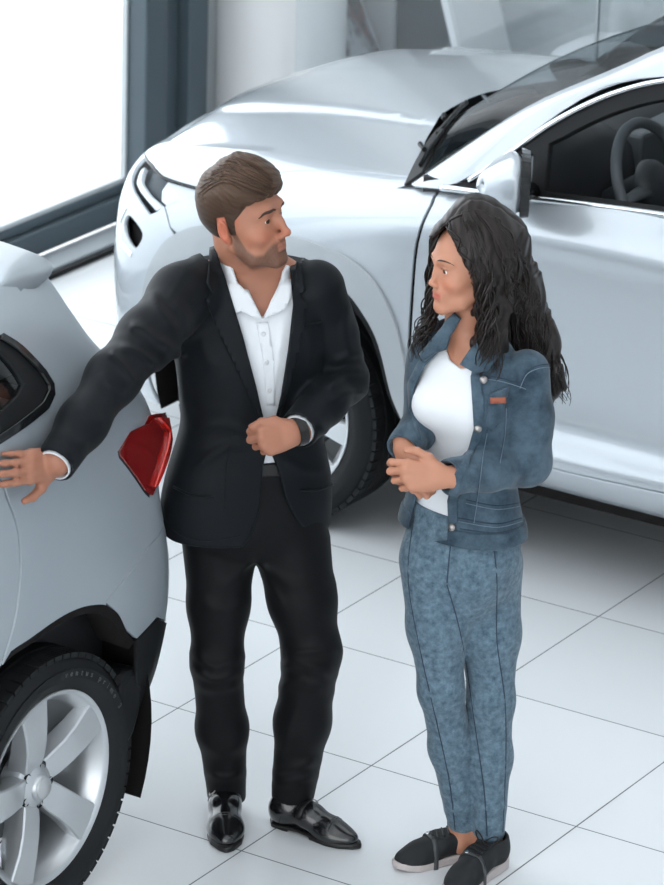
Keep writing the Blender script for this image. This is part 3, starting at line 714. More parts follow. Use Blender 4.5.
def sidewall_text(root, tyre, cen, axle, txt, r, h, a0, a1, z, m):
    """Raised lettering that runs round a tyre's sidewall, as one mesh under the tyre."""
    M = frame_of(cen, axle, (0, 0, 1)); b = MB(); n = len(txt)
    for i, ch in enumerate(txt):
        if ch == ' ': continue
        cu = bpy.data.curves.new('letter', 'FONT'); cu.body = ch; cu.size = h*1.4; cu.align_x = 'CENTER'; cu.extrude = .0006
        o = bpy.data.objects.new('letter', cu); COL.objects.link(o); bpy.context.view_layer.update()
        me = o.evaluated_get(bpy.context.evaluated_depsgraph_get()).to_mesh(); V = np.array([v.co[:] for v in me.vertices]); F = [list(p.vertices) for p in me.polygons]
        bpy.data.objects.remove(o); bpy.data.curves.remove(cu)
        t = -(a0 + (a1 - a0)*i/max(n - 1, 1)); c, s = math.cos(t), math.sin(t)
        # letters stand on the circle, tops outwards
        P = np.stack([(r + V[:, 1])*c + V[:, 0]*s, (r + V[:, 1])*s - V[:, 0]*c, z + V[:, 2]], 1)
        b.add(P @ M[:3, :3].T + M[:3, 3], F)
    o = b.build('sidewall_lettering', m, root); o.parent = tyre; o.matrix_parent_inverse.identity()
# ================================================================== grey car at the front: body surfaces
HX = [.40, .45, .47, .47, .468, .465, .455, .435, .36, .20, -.05, -.45, -.85]
HY = [-5.2, -4.4, -3.5, -2.8, -2.4, -2.18, -2.0, -1.90, -1.82, -1.75, -1.70, -1.68, -1.70]
HATC = -.45
HUK = np.concatenate([[0], np.cumsum(np.hypot(np.diff(HX), np.diff(HY)))]); HUK -= HUK[4]      # 0 about the rear wheel
_hz = [.28, .40, .55, .75, .92, 1.06, 1.18, 1.28, 1.42, 1.495, 1.525, 1.535]
_hs = np.array([.08, .03, .01, .0, .0, .004, .018, .035, .10, .165, .22, .32])
_hc = np.array([.10, .05, .01, .0, .02, .03, .07, .165, .295, .37, .42, .50])
_hr = np.array([.13, .05, -.02, -.03, .05, .06, .10, .20, .34, .43, .48, .55])
_n = np.gradient(np.array([HX, HY]).T, HUK, axis=0); _n = np.stack([_n[:, 1], -_n[:, 0]], 1); _n /= np.linalg.norm(_n, axis=1, keepdims=True)
_n[11] = (0, 1)
_wt = [(_hs, _hs, 0)]*5 + [(_hs, _hc, .35), (_hs, _hc, .75), (_hs, _hc, 1.0), (_hc, _hr, .35), (_hc, _hr, .7), (_hc, _hr, 1), (_hc, _hr, 1), (_hc, _hr, 1)]
_G = np.zeros((13, 12, 3))
for _i in range(13):
    _a, _b, _w = _wt[_i]; _in = _a*(1 - _w) + _b*_w
    for _j in range(12): _G[_i, _j] = (HX[_i] - _n[_i][0]*_in[_j], HY[_i] - _n[_i][1]*_in[_j], _hz[_j])
HAT_SIDE = Surf(HUK, range(12), _G)
# ================================================================== grey car at the front: parts
WSPIN = 1.46
M_hat = car_paint('grey_silver_paint', (.37, .415, .45), .3, .36); bsdf(M_hat).inputs['Coat Weight'].default_value = .2
M_red = mat('red_lamp', (.20, .006, .006), .08, coat=1.0, spec=.6)
M_redb = mat('bright_red_lamp', (.62, .022, .014), .08, coat=1.0, spec=.6)
M_tint = glass_mat('tinted_glass', (.75, .82, .86), .85)
hat = thing('car', 'grey silver car with red taillight and broad spoked wheel, touched by the man', 'car', (HATC, -3.2, 0))
HM = (0, HATC)
def hboth(name, F, poly, m, **kw):
    panel(name, F, poly, m, hat, **kw); panel(name, F, poly, m, hat, mirror=HM, **kw)
HS = HAT_SIDE
hseam = curve2([(-.30, 8.6), (-.24, 7.0), (-.185, 6.05), (-.165, 5.554), (-.138, 4.941), (-.132, 4.4), (-.134, 4.074), (-.153, 3.501), (-.20, 2.98)], 36)
harc = curve2([(-.52, 1.2), (-.47, 2.0), (-.36, 2.72), (-.20, 3.06), (-.094, 3.13), (.021, 3.19), (.10, 3.17), (.16, 3.10), (.21, 3.0), (.267, 2.78), (.306, 2.501), (.345, 2.30)], 48)
WOUT = curve2([(-1.6, 8.55), (-.5, 8.52), (-.12, 8.50), (-.036, 8.40), (.010, 8.02), (.066, 7.52), (.080, 7.30), (.068, 7.16), (.023, 7.03), (-.178, 6.88), (-.6, 6.75), (-1.6, 6.7)], 70)
WIN = [(-.22, 8.28), (-.10, 8.22), (-.066, 8.14), (-.032, 7.68), (-.026, 7.53), (-.066, 7.42), (-.156, 7.30), (-.22, 7.25)]
WINF = [(-1.5, 8.3), (-.30, 8.28), (-.30, 7.22), (-.6, 7.08), (-1.5, 7.0)]
TAIL = [(.434, 5.48), (.468, 5.58), (.535, 5.40), (.56, 5.16), (.50, 4.80), (.423, 4.22), (.400, 4.35), (.290, 5.24), (.288, 5.34), (.356, 5.53)]
TL = TAIL
win_r = [p for p in WOUT.tolist() if p[0] > -.235]
w_top = (float(-.262), 8.515); w_bot = (-.234, 6.86)
quarter = [(u + .004, v) for u, v in hseam.tolist() if v < 6.84][::-1]
aq = [p for p in harc.tolist() if p[0] > -.19]
# rear quarter: from door seam round the corner, over the wheel arch, under the roof
out = [(-.262, 8.9)] + [(-.262, 8.53)] + win_r + [(-.232, 6.86)] + [(u + .004, v) for u, v in hseam.tolist() if v < 6.8] + aq
kk = min(range(len(out)), key=lambda i: abs(out[i][0]-.212) + abs(out[i][1]-2.99)*.2)
out = out[:kk+1] + [(.205, 3.06), (.311, 3.27), (.409, 3.46), (.50, 3.55), (.62, 3.6), (.80, 3.6), (.80, 8.75), (.20, 8.9)]
hboth('rear_quarter', HS, out, M_hat, du=.04, dv=.2, holes=[TL])
hboth('rear_bumper', HS, [(.209, 3.04), (.313, 3.245), (.409, 3.435), (.50, 3.525), (.62, 3.575), (1.44, 3.58), (1.44, 2.0), (.70, 2.02), (.56, 2.14), (.497, 2.30), (.44, 2.45), (.349, 2.34), (.306, 2.52), (.267, 2.79)], M_hat, du=.05, dv=.2, bulge=None)
hboth('bumper_cladding', HS, [(.348, 2.31), (.44, 2.42), (.497, 2.27), (.56, 2.11), (.70, 1.99), (1.44, 1.97), (1.44, .4), (.62, .4), (.50, .5), (.43, .9), (.40, 1.3), (.37, 1.8)], M_black, du=.05, dv=.2, off=.003)
hboth('tailgate', HS, [(.806, 3.6), (1.442, 3.6), (1.442, 7.0), (.806, 7.0)], M_hat, du=.1, dv=.3)
hboth('rear_window', HS, [(.806, 7.03), (1.442, 7.03), (1.442, 8.9), (.806, 8.9)], M_blackg, du=.1, dv=.3)
hboth('taillight', HS, TL, M_red, du=.03, dv=.1, off=.004, depth=.03, bulge=lambda u, v: .030*np.clip((u - .40)/.12, 0, 1))
hboth('taillight_band', HS, [(.470, 5.50), (.520, 5.34), (.545, 5.14), (.495, 4.82), (.440, 4.38), (.428, 4.36), (.470, 4.80), (.515, 5.12)], M_redb, du=.03, dv=.1, off=.009, depth=.006, bulge=lambda u, v: .030*np.clip((u - .40)/.12, 0, 1))
hboth('taillight_frame', HS, TL + [(p[0] + (.41 - p[0])*.05, p[1] + (5.0 - p[1])*.05) for p in TL][::-1] if False else [(.423, 4.22), (.400, 4.35), (.290, 5.24), (.288, 5.34), (.284, 5.34), (.286, 5.21), (.398, 4.31), (.422, 4.17)], M_black, du=.03, dv=.1, off=.001, depth=.01)
# doors with window surround
dr = [(u - .004, v) for u, v in hseam.tolist() if v < 6.80]
af = [p for p in harc.tolist() if p[0] < -.21]
hboth('rear_door', HS, [(-1.1, 6.70)] + [tuple(p) for p in WOUT[::-1].tolist() if -1.05 < p[0] < -.25] + dr + af[::-1] + [(-.53, .6), (-1.1, .6)], M_hat, du=.06, dv=.25)
hboth('front_door', HS, [(-1.106, 6.7), (-1.106, .6), (-2.1, .6), (-2.1, 6.7)], M_hat, du=.1, dv=.3)
hboth('front_wing', HS, [(-2.106, 6.7), (-2.106, .3), (-2.802, .3), (-2.802, 6.2)], M_hat, du=.1, dv=.3)
ws_out = [tuple(p) for p in WOUT.tolist() if p[0] > -1.62]
hboth('window_surround', HS, ws_out, M_black, du=.05, dv=.2, off=-.004, depth=.02, holes=[WIN, WINF])
hboth('window_seal', HS, [(.080, 7.30), (.068, 7.16), (.023, 7.03), (-.178, 6.88), (-.6, 6.75), (-.6, 6.88), (-.17, 7.03), (.015, 7.17), (.055, 7.27), (.06, 7.32), (.048, 7.52), (-.01, 8.0), (-.05, 8.32), (-.036, 8.40), (.010, 8.02), (.066, 7.52)], M_blackg, du=.05, dv=.2, off=.006, depth=.01)
hboth('quarter_window', HS, [(u*1.0, v) for u, v in WIN], M_tint, du=.05, dv=.2, off=-.014, depth=0)
hboth('rear_side_window', HS, WINF, M_tint, du=.1, dv=.2, off=-.014, depth=0)
hboth('wheel_arch_lip', HS, harc.tolist() + [(-.05 + (p[0]+.05)*.94, 1.0 + (p[1]-1.0)*.955) for p in harc.tolist()][::-1], M_dark, du=.05, dv=.2, off=-.004, depth=.08)
# roof and spoiler
n = 13
RF = Surf([0, 1, 2, 3], [0, 1, 2], np.array([[HS(np.array(u), np.array(10.6)), (X1, Y1, Z1), (HATC, Y2, Z2)] for u, X1, Y1, Z1, Y2, Z2 in ((-2.0, -.1, -4.2, 1.56, -4.25, 1.57), (-1.0, -.1, -3.6, 1.60, -3.6, 1.615), (-.2, -.12, -2.7, 1.575, -2.65, 1.59), (.787, -.2, -2.25, 1.535, -2.22, 1.55))], dtype=float))
hboth('roof', RF, [(0, 0), (3, 0), (3, 2), (0, 2)], M_hat, du=.15, dv=.2, depth=0.)
hboth('roof_edge', HS, [(-2.0, 8.6), (-.262, 8.53), (-.262, 8.62), (.10, 8.62), (.16, 8.62), (.16, 11), (-2.0, 11)], M_hat, du=.08, dv=.2, off=.0, depth=.01)
b = MB()
sec = [(-2.30, 1.535), (-2.18, 1.535), (-2.06, 1.515), (-2.02, 1.495), (-2.04, 1.475), (-2.14, 1.455), (-2.30, 1.44)]
xs = [(.250, .60, -.07), (.240, .85, -.04), (.205, 1., -.01), (.08, 1., .02), (-.16, 1., .06), (HATC, 1., .07)]
V = []; 
for x, sc, dy in xs + [(2*HATC - x, sc, dy) for x, sc, dy in xs[-2::-1]]:
    for y, z in sec: V.append((x, -2.24 + (y + 2.24)*sc + dy, 1.493 + (z - 1.493)*sc + .0*dy))
m_ = len(sec); nn = len(xs)*2 - 1
F = [(i*m_+j, (i+1)*m_+j, (i+1)*m_+(j+1) % m_, i*m_+(j+1) % m_) for i in range(nn-1) for j in range(m_)] + [tuple(range(m_)), tuple((nn-1)*m_+j for j in range(m_))[::-1]]
b.add(V, F); so = b.build('roof_spoiler', M_hat, hat, smooth=True); sm = so.modifiers.new('round', 'SUBSURF'); sm.levels = sm.render_levels = 2
# wheel housings, mud flaps, wheels, underside
for sg in (1, -1):
    cx = HATC + sg*(.47 - HATC)
    for yy in (-2.385, -4.95):
        M = frame_of((cx - sg*.03, yy, .36), (sg, 0, 0), (0, 1, 0)); b = MB()
        b.lathe([(.43, -.005), (.43, -.36), (0, -.36)], 36, M, a0=-.45 if sg > 0 else PI-.45, a1=PI+.45 if sg > 0 else 2*PI+.45); b.build('wheel_housing', M_dark, hat, smooth=True)
    fl = [(-2.05, .53), (-2.01, .525), (-1.99, .50), (-1.985, .45), (-1.995, .40), (-2.02, .35), (-2.05, .325), (-2.085, .32), (-2.10, .40), (-2.09, .50)]
    x0, x1 = cx - sg*.035, cx - sg*.22
    V = [(x0, y, z) for y, z in fl] + [(x1, y - .02, z) for y, z in fl]; q = len(fl)
    F = [tuple(range(q)), tuple(range(q, 2*q))[::-1]] + [(i, i+q, (i+1) % q + q, (i+1) % q) for i in range(q)]
    b = MB(); b.add(V, F if sg < 0 else [f[::-1] for f in F]); b.build('mud_flap', M_black, hat, bevel=.022)
    ty = wheel(hat, (cx - sg*.145, -2.364, .335), (sg, 0), R=.33, rim=.238, width=.225, style='wide', spin=WSPIN if sg > 0 else 0, name='wheel')
    if sg > 0:
        M_let = mat('grey_lettering', (.085, .09, .095), .55)
        for word, a0, a1 in (('ventus', 8, 30), ('prime', 38, 56), ('3', 64, 64)):
            sidewall_text(hat, ty, (cx - .145, -2.364, .335), (1, 0, 0), word, .279, .0145, math.radians(a0), math.radians(a1), .1125 + .0102, M_let)
    wheel(hat, (cx - sg*.155, -4.95, .335), (sg, 0), R=.33, rim=.238, width=.225, style='wide', name='wheel')
b = MB(); b.box((-1.05, -5.3, .30), (.12, -2.12, .5)); b.box((-1.25, -4.4, .24), (.35, -2.95, .40)); b.build('underbody', M_dark, hat)
b = MB(); b.box((-1.2, -4.5, .5), (.30, -1.9, .56)); b.box((.26, -4.5, .5), (.32, -2.0, 1.22)); b.box((-1.22, -4.5, .5), (-1.16, -2.0, 1.22)); b.box((.16, -2.2, .7), (.26, -1.98, 1.24)); b.box((-1.16, -2.2, .7), (-1.06, -1.98, 1.24)); b.build('cabin_lining', M_cabin, hat)
b = MB(); b.box((-1.1, -2.75, .56), (.2, -2.60, 1.22)); b.build('rear_bench', M_cabing, hat, bevel=.04)
b = MB(); b.box((-1.25, -2.5, 1.16), (.3, -1.95, 1.2)); b.build('parcel_shelf', mat('light_grey_trim', (.34, .37, .39), .6), hat)
# ================================================================== soft solids: signed distances blended and meshed (surface nets)
def smin(a, b, k):
    if k <= 0: return np.minimum(a, b)
    h = np.maximum(k - np.abs(a - b), 0)/k
    return np.minimum(a, b) - h*h*k*.25
def smax(a, b, k): return -smin(-a, -b, k)
def sd_cone(p, a, b, ra, rb, flat=None, ratio=1.):
    """Round cone from a to b; ratio < 1 flattens it along direction flat."""
    a = np.asarray(a, float); ba = np.asarray(b, float) - a; L = max(ba @ ba, 1e-12)
    t = np.clip((p - a) @ ba/L, 0, 1); w = p - a - t[:, None]*ba; r = ra + (rb - ra)*t
    if flat is not None:
        f = np.asarray(flat, float); f = f/np.linalg.norm(f); c = w @ f
        d2 = (w*w).sum(1) - c*c
        q = np.sqrt(np.maximum(d2, 0) + (c/ratio)**2)
        s = np.where(q > 1e-9, np.sqrt(np.maximum(d2, 0) + c*c)/np.maximum(q, 1e-9), ratio)
        return (q - r)*np.maximum(s, ratio)
    return np.sqrt((w*w).sum(1)) - r
def sd_ell(p, c, r, R=None):
    q = p - np.asarray(c, float)
    if R is not None: q = q @ R
    r = np.asarray(r, float); k0 = np.sqrt(((q/r)**2).sum(1)); k1 = np.sqrt(((q/(r*r))**2).sum(1))
    return k0*(k0 - 1)/np.maximum(k1, 1e-9)
def sd_box(p, c, h, r=0., R=None):
    q = p - np.asarray(c, float)
    if R is not None: q = q @ R
    q = np.abs(q) - (np.asarray(h, float) - r)
    return np.sqrt((np.maximum(q, 0)**2).sum(1)) + np.minimum(q.max(1), 0) - r
def sd_path(p, pts, rad, k=.02, flat=None, ratio=1.):
    d = None
    for i in range(len(pts)-1):
        e = sd_cone(p, pts[i], pts[i+1], rad[i], rad[i+1], flat, ratio)
        d = e if d is None else smin(d, e, k)
    return d
def sd_stack(p, rings, ax=2, k=2.4):
    """Trunk-like solid: rings (height, x, y, half width, half depth, turn) interpolated smoothly."""
    R = np.array(rings, float); z = p[:, ax]
    Wt = spline_basis(R[:, 0], np.clip(z, R[0, 0], R[-1, 0])); v = Wt @ R[:, 1:]
    o = [i for i in range(3) if i != ax]
    x = p[:, o[0]] - v[:, 0]; y = p[:, o[1]] - v[:, 1]; c, s = np.cos(v[:, 4]), np.sin(v[:, 4])
    x, y = x*c + y*s, -x*s + y*c
    a, b = np.maximum(v[:, 2], .004), np.maximum(v[:, 3], .004)
    q = (np.abs(x/a)**k + np.abs(y/b)**k + 1e-12)**(1/k)
    gr = np.sqrt((x/(a*a))**2 + (y/(b*b))**2)/np.maximum(np.sqrt((x/a)**2 + (y/b)**2), 1e-6)
    d = (q - 1)/np.maximum(gr, 1/np.maximum(a, b))
    return smax(d, np.maximum(R[0, 0] - z, z - R[-1, 0]), .01)
def rot(axis, deg): return np.array(Matrix.Rotation(math.radians(deg), 3, axis))
def polydist(p2, line):
    """Distance in a plane from points to a polyline, and the position along it (0..1)."""
    best = np.full(len(p2), 1e9); tt = np.zeros(len(p2)); L = np.asarray(line, float); n = len(L) - 1
    for i in range(n):
        a, b = L[i], L[i+1]; ba = b - a
        t = np.clip((p2 - a) @ ba/max(ba @ ba, 1e-12), 0, 1); d = np.linalg.norm(p2 - a - t[:, None]*ba, axis=1)
        m = d < best; best[m] = d[m]; tt[m] = (i + t[m])/n
    return best, tt
def mesh_sdf(f, lo, hi, h, B=20, smooth=1, margin=1.9):
    """Surface of f = 0 as quads; only blocks near the surface are sampled."""
    lo = np.array(lo, float); n = np.ceil((np.array(hi, float) - lo)/h).astype(int) + 1
    nb = np.ceil(n/B).astype(int); bc = np.stack(np.meshgrid(*[np.arange(k) for k in nb], indexing='ij'), -1).reshape(-1, 3)
    cen = lo + (bc*B + B/2)*h
    act = bc[np.abs(f(cen)) < B*h*.5*1.7321*margin/1.2 + 2*h]
    g1 = np.arange(B + 1); G = np.stack(np.meshgrid(g1, g1, g1, indexing='ij'), -1).reshape(-1, 3)
    N = (nb*B + 2).astype(np.int64); ID = lambda c: (c[:, 0]*N[1] + c[:, 1])*N[2] + c[:, 2]
    cid, cpos, quads = [], [], []
    for s in range(0, len(act), 24):
        ch = act[s:s+24]; nodes = (ch[:, None, :]*B + G[None]).reshape(-1, 3)
        val = f(lo + nodes*h).reshape(len(ch), B+1, B+1, B+1)
        for i, b in enumerate(ch):
            v = val[i]; base = b*B
            sg = v < 0
            if sg.all() or not sg.any(): continue
            cs = np.zeros((B, B, B), int)
            for dx in (0, 1):
                for dy in (0, 1):
                    for dz in (0, 1): cs += sg[dx:B+dx, dy:B+dy, dz:B+dz]
            ix = np.argwhere((cs > 0) & (cs < 8))
            if len(ix) == 0: continue
            sm = np.zeros((len(ix), 3)); ct = np.zeros(len(ix))
            cor = [(dx, dy, dz) for dx in (0, 1) for dy in (0, 1) for dz in (0, 1)]
            cv = {c: v[ix[:, 0]+c[0], ix[:, 1]+c[1], ix[:, 2]+c[2]] for c in cor}
            for c in cor:
                for a in range(3):
                    if c[a]: continue
                    c2 = list(c); c2[a] = 1; c2 = tuple(c2); va, vb = cv[c], cv[c2]; m = (va < 0) != (vb < 0)
                    t = va[m]/(va[m] - vb[m]); P = np.tile(np.array(c, float), (m.sum(), 1)); P[:, a] = t
                    sm[m] += P; ct[m] += 1
            cid.append(ID(ix + base)); cpos.append(lo + (ix + base + sm/ct[:, None])*h)
            for a in range(3):
                sl = [slice(0, B)]*3; s2 = list(sl); s2[a] = slice(1, B+1)
                A, C = sg[tuple(sl)], sg[tuple(s2)]; e = np.argwhere(A != C)
                if len(e) == 0: continue
                ins = A[e[:, 0], e[:, 1], e[:, 2]]; e = e + base
                u, w = [(1, 2), (2, 0), (0, 1)][a]; du = np.zeros(3, int); dw = np.zeros(3, int); du[u] = 1; dw[w] = 1
                q = np.stack([ID(e), ID(e - du), ID(e - du - dw), ID(e - dw)], 1)
                q[~ins] = q[~ins][:, ::-1]
                quads.append(q)
    cid = np.concatenate(cid); cpos = np.concatenate(cpos); quads = np.concatenate(quads)
    o = np.argsort(cid); cid = cid[o]; V = cpos[o]
    j = np.searchsorted(cid, quads.ravel()); j = np.minimum(j, len(cid)-1); ok = (cid[j] == quads.ravel()).reshape(-1, 4).all(1)
    F = j.reshape(-1, 4)[ok]
    for _ in range(smooth):
        S_ = np.zeros_like(V); c_ = np.zeros(len(V))
        for k in range(4):
            np.add.at(S_, F[:, k], V[F[:, (k+1) % 4]]); np.add.at(c_, F[:, k], 1)
            np.add.at(S_, F[:, (k+1) % 4], V[F[:, k]]); np.add.at(c_, F[:, (k+1) % 4], 1)
        V = V*.5 + .5*S_/np.maximum(c_, 1)[:, None]
    used = np.unique(F); mp = np.full(len(V), -1); mp[used] = np.arange(len(used))
    return V[used], mp[F]
def grad_sdf(f, P, e=.0015):
    g = np.zeros_like(P)
    for a in range(3):
        d = np.zeros(3); d[a] = e; g[:, a] = f(P + d) - f(P - d)
    return g/np.maximum(np.linalg.norm(g, axis=1, keepdims=True), 1e-9)
def snap(f, P, it=4):
    """Moves points onto the surface f = 0."""
    P = np.array(P, float)
    for _ in range(it): P = P - grad_sdf(f, P)*f(P)[:, None]
    return P
def sdf_obj(name, f, lo, hi, h, mat_, parent, smooth=1, color=None, mats=None, mid=None):
    V, F = mesh_sdf(f, lo, hi, h, smooth=smooth)
    o = mesh_obj(name, V, F, mat_, parent, world=False, mats=mats, mid=mid(V, F) if mid else None)
    if color is not None: vcol(o, color(V))
    return o
def vcol(o, C):
    a = o.data.color_attributes.new('tint', 'FLOAT_COLOR', 'POINT')
    a.data.foreach_set('color', np.concatenate([C, np.ones((len(C), 1))], 1).astype(np.float32).ravel())
def use_vcol(m):
    n = nd(m, 'ShaderNodeAttribute'); n.attribute_name = 'tint'; lk(m, n.outputs['Color'], bsdf(m).inputs['Base Color'])
def frame_axis(z, y):
    """Rotation matrix (columns x, y, z)."""
    z = np.array(z, float); z /= np.linalg.norm(z); y = np.array(y, float); y -= z*(y @ z); y /= np.linalg.norm(y)
    return np.stack([np.cross(y, z), y, z], 1)
# ================================================================== heads, hands and cloth helpers
VIEW_YAW = math.atan2(CAM_R[1], CAM_R[0])             # people are modelled with x to the right, -y towards the viewer
VM = np.array(Matrix.Rotation(VIEW_YAW, 3, 'Z'))
class Fig:
    """A person's own frame: turns a direction of sight plus a depth into a point, and back."""
    def __init__(s, base):
        s.b = np.array([base[0], base[1], 0.]); s.o = VM.T @ (CAM_P - s.b)
        s.R, s.U, s.F = VM.T @ CAM_R, VM.T @ CAM_U, VM.T @ CAM_F
    def ray(s, px): px = np.asarray(px, float); return s.F + s.R*((px[..., 0:1] - IW/2)/FPX) - s.U*((px[..., 1:2] - IH/2)/FPX)
    def at(s, px, py, y): d = s.ray(np.array([px, py])); return s.o + d*((y - s.o[1])/d[1])
    def atz(s, px, py, z): d = s.ray(np.array([px, py])); return s.o + d*((z - s.o[2])/d[2])
    def px(s, P): q = P - s.o; z = q @ s.F; return np.stack([IW/2 + FPX*(q @ s.R)/z, IH/2 - FPX*(q @ s.U)/z], -1)
    def cast(s, f, px, y0=-1.0, n=60, ymin=None):
        """First meeting of the rays with the surface f = 0 (closest approach where they miss)."""
        px = np.asarray(px, float); d = s.ray(px); t = (y0 - s.o[1])/d[:, 1]; ln = np.linalg.norm(d, axis=1); d = d/ln[:, None]; t = t*ln
        best = np.full(len(px), 1e9); bt = t.copy(); done = np.zeros(len(px), bool)
        for _ in range(n):
            v = f(s.o + d*t[:, None]); m = (np.abs(v) < best) & ~done; best[m] = np.abs(v[m]); bt[m] = t[m]
            done |= v < .0004
            t = np.where(done, t, t + np.clip(v*.8, .0003, .08))
        P = s.o + d*bt[:, None]
        return snap(f, P, 3)
def sd_poly(p2, poly):
    """Signed distance (pixels) to a polygon."""
    P = np.asarray(poly, float); n = len(P); d = np.full(len(p2), 1e18); ins = np.zeros(len(p2), bool)
    for i in range(n):
        a, b = P[i], P[(i+1) % n]; e = b - a; w = p2 - a
        t = np.clip((w @ e)/max(e @ e, 1e-9), 0, 1); d = np.minimum(d, ((w - t[:, None]*e)**2).sum(1))
        c = (a[1] > p2[:, 1]) != (b[1] > p2[:, 1])
        if a[1] != b[1]: ins ^= c & (p2[:, 0] < (b[0]-a[0])*(p2[:, 1]-a[1])/(b[1]-a[1]) + a[0])
    d = np.sqrt(d); return np.where(ins, -d, d)
MPP = 1/418.                                           # metres per pixel near the people
def drape(fig, name, f, poly, mat_, parent, off=.004, depth=.008, step=4, fold=None, y0=-1.0):
    """A piece of cloth lying on the surface f, its outline given as seen; has thickness and turned edges."""
    UV, Fc = cut_poly([(x, -y) for x, y in poly], step, step)
    px = UV*[1, -1]; P = fig.cast(f, px, y0); N = grad_sdf(f, P, .004)
    o = off if np.isscalar(off) else off(px)[:, None]
    T = P + N*o; V = np.concatenate([T, P + N*(o - depth)]); n = len(T)
    Fa = [list(q) for q in Fc] + [[i + n for i in q[::-1]] for q in Fc]
    cnt = {}
    for q in Fc:
        for i in range(len(q)): cnt[(q[i], q[(i+1) % len(q)])] = 1
    for a, b in cnt:
        if (b, a) not in cnt: Fa.append([b, a, a + n, b + n])
    return mesh_obj(name, V, Fa, mat_, parent, world=False)
def seam(fig, name, f, line, mat_, parent, r=.0022, off=.001, n=40, y0=-1.0, smooth=True):
    L = curve2(line, n) if smooth and len(line) > 2 else np.array([np.array(line[0]) + (np.array(line[-1]) - np.array(line[0]))*t for t in np.linspace(0, 1, n)])
    P = fig.cast(f, L, y0); N = grad_sdf(f, P, .004)
    b = MB(); b.tube(P + N*off, r, 6); return b.build(name, mat_, parent, smooth=True, world=False)
def folds(fig, L):
    """Cloth folds seen from the front: lines with a width (px) and a height (m)."""
    def g(p):
        out = np.zeros(len(p)); q = fig.px(p)
        for line, w, h in L:
            ln = np.array(line, float); lo, hi = ln.min(0) - 3*w, ln.max(0) + 3*w
            m = ((q > lo) & (q < hi)).all(1)
            if not m.any(): continue
            d, t = polydist(q[m], curve2(ln, 14) if len(ln) > 2 else ln)
            out[m] += h*np.exp(-(d/w)**2)*np.clip(np.sin(np.clip(t, .04, .96)*PI)*1.6, 0, 1)
        return out
    return g
# ---- head, in its own frame: x to the person's left, y forward, z up, origin between the eyes' level and the middle
def head_sdf(male=True):
    w = 1.0 if male else .95; jw = 1.0 if male else .84
    def f(p):
        x = np.abs(p[:, 0]); q = np.stack([x, p[:, 1], p[:, 2]], 1)
        d = sd_ell(q, (0, -.014, .033), (.0755*w, .090, .086))
        d = smin(d, sd_ell(q, (0, .022, .0), (.0665*w, .066, .088)), .03)
        d = smin(d, sd_ell(q, (0, .034, -.066), (.052*jw, .050, .046)), .03)
        d = smin(d, sd_path(q, [(.056*jw, -.004, -.052), (.044*jw, .035, -.086), (.014*jw, .074, -.103)], [.015, .014, .013], .02), .02)
        d = smin(d, sd_ell(q, (0, .077, -.101), (.020*jw, .017, .016)), .018)                 # chin
        d = smin(d, sd_ell(q, (.045*w, .056, -.032), (.021, .022, .017)), .025)               # cheek bone
        d = smin(d, sd_path(q, [(.046*w, .066, .020), (.028, .082, .0245), (.010, .086, .018)], [.008, .009 if male else .0045, .008 if male else .005], .012), .014)   # brow
        d = smax(d, -sd_ell(q, (.032, .1005, -.001), (.021, .017, .0135)), .014)              # eye socket
        if male:                                                                              # nose
            d = smin(d, sd_path(q, [(0, .083, .014), (0, .0940, -.012), (0, .1050, -.035)], [.0075, .0078, .0092], .012), .011)
            d = smin(d, sd_ell(q, (0, .1068, -.0380), (.0098, .0102, .0092)), .006)
            d = smin(d, sd_ell(q, (.0120, .0975, -.0425), (.0082, .0102, .0072)), .005)
        else:
            d = smin(d, sd_path(q, [(0, .081, .014), (0, .0890, -.012), (0, .0985, -.034)], [.0062, .0064, .0078], .012), .011)
            d = smin(d, sd_ell(q, (0, .1010, -.0365), (.0082, .0088, .0080)), .006)
            d = smin(d, sd_ell(q, (.0100, .0930, -.0410), (.0068, .0088, .0062)), .005)
        d = smax(d, -sd_ell(q, (.0058, .1005 if male else .0960, -.0510), (.0033, .006, .0038)), .003)
        d = smin(d, sd_ell(q, (0, .080, -.067), (.028, .0125, .022)), .016)                   # muzzle
        d = smin(d, sd_path(q, [(0, .0915, -.0615), (.010, .0902, -.0612), (.022, .0835, -.0662 if male else -.0640)], [.0040, .0040, .0022], .004), .004)  # lips
        d = smin(d, sd_path(q, [(0, .0910, -.0730), (.010, .0892, -.0726), (.021, .0832, -.0680 if male else -.0652)], [.0052, .0048, .0022], .004), .004)
        d = smax(d, -sd_path(q, [(0, .0965, -.0673), (.012, .0938, -.0676), (.0245, .0858, -.0668 if male else -.0640)], [.0013, .0013, .001], .002), .0025)
        d = smax(d, -sd_ell(q, (0, .0945, -.0835), (.016, .005, .0045)), .006)
        # lids: ball with an almond slit
        e = q - (.0315, .0705, -.001); lid = np.linalg.norm(e, axis=1) - .0142
        aw = np.clip(1 - (e[:, 0]/.0135)**2, 0, 1); slit = np.maximum(np.abs(e[:, 2] + .0008) - (.0037 if not male else .0036)*aw, .006 - e[:, 1])
        d = smin(d, lid, .004); d = smax(d, -np.maximum(slit, lid - .004), .0012)
        # ears
        E = rot('Y', 8) @ rot('Z', -22)
        ear = sd_ell(q, (.0765*w, -.014, -.012), (.0075, .0170, .027), E)
        ear = smin(ear, sd_ell(q, (.074*w, -.006, -.034), (.006, .009, .010)), .008)
        ear = smax(ear, -sd_ell(q, (.0845*w, -.010, -.008), (.0065, .0105, .019), E), .005)
        return smin(d, ear, .006)
    return f
EYES = [(.0315, .0705, -.001), (-.0315, .0705, -.001)]
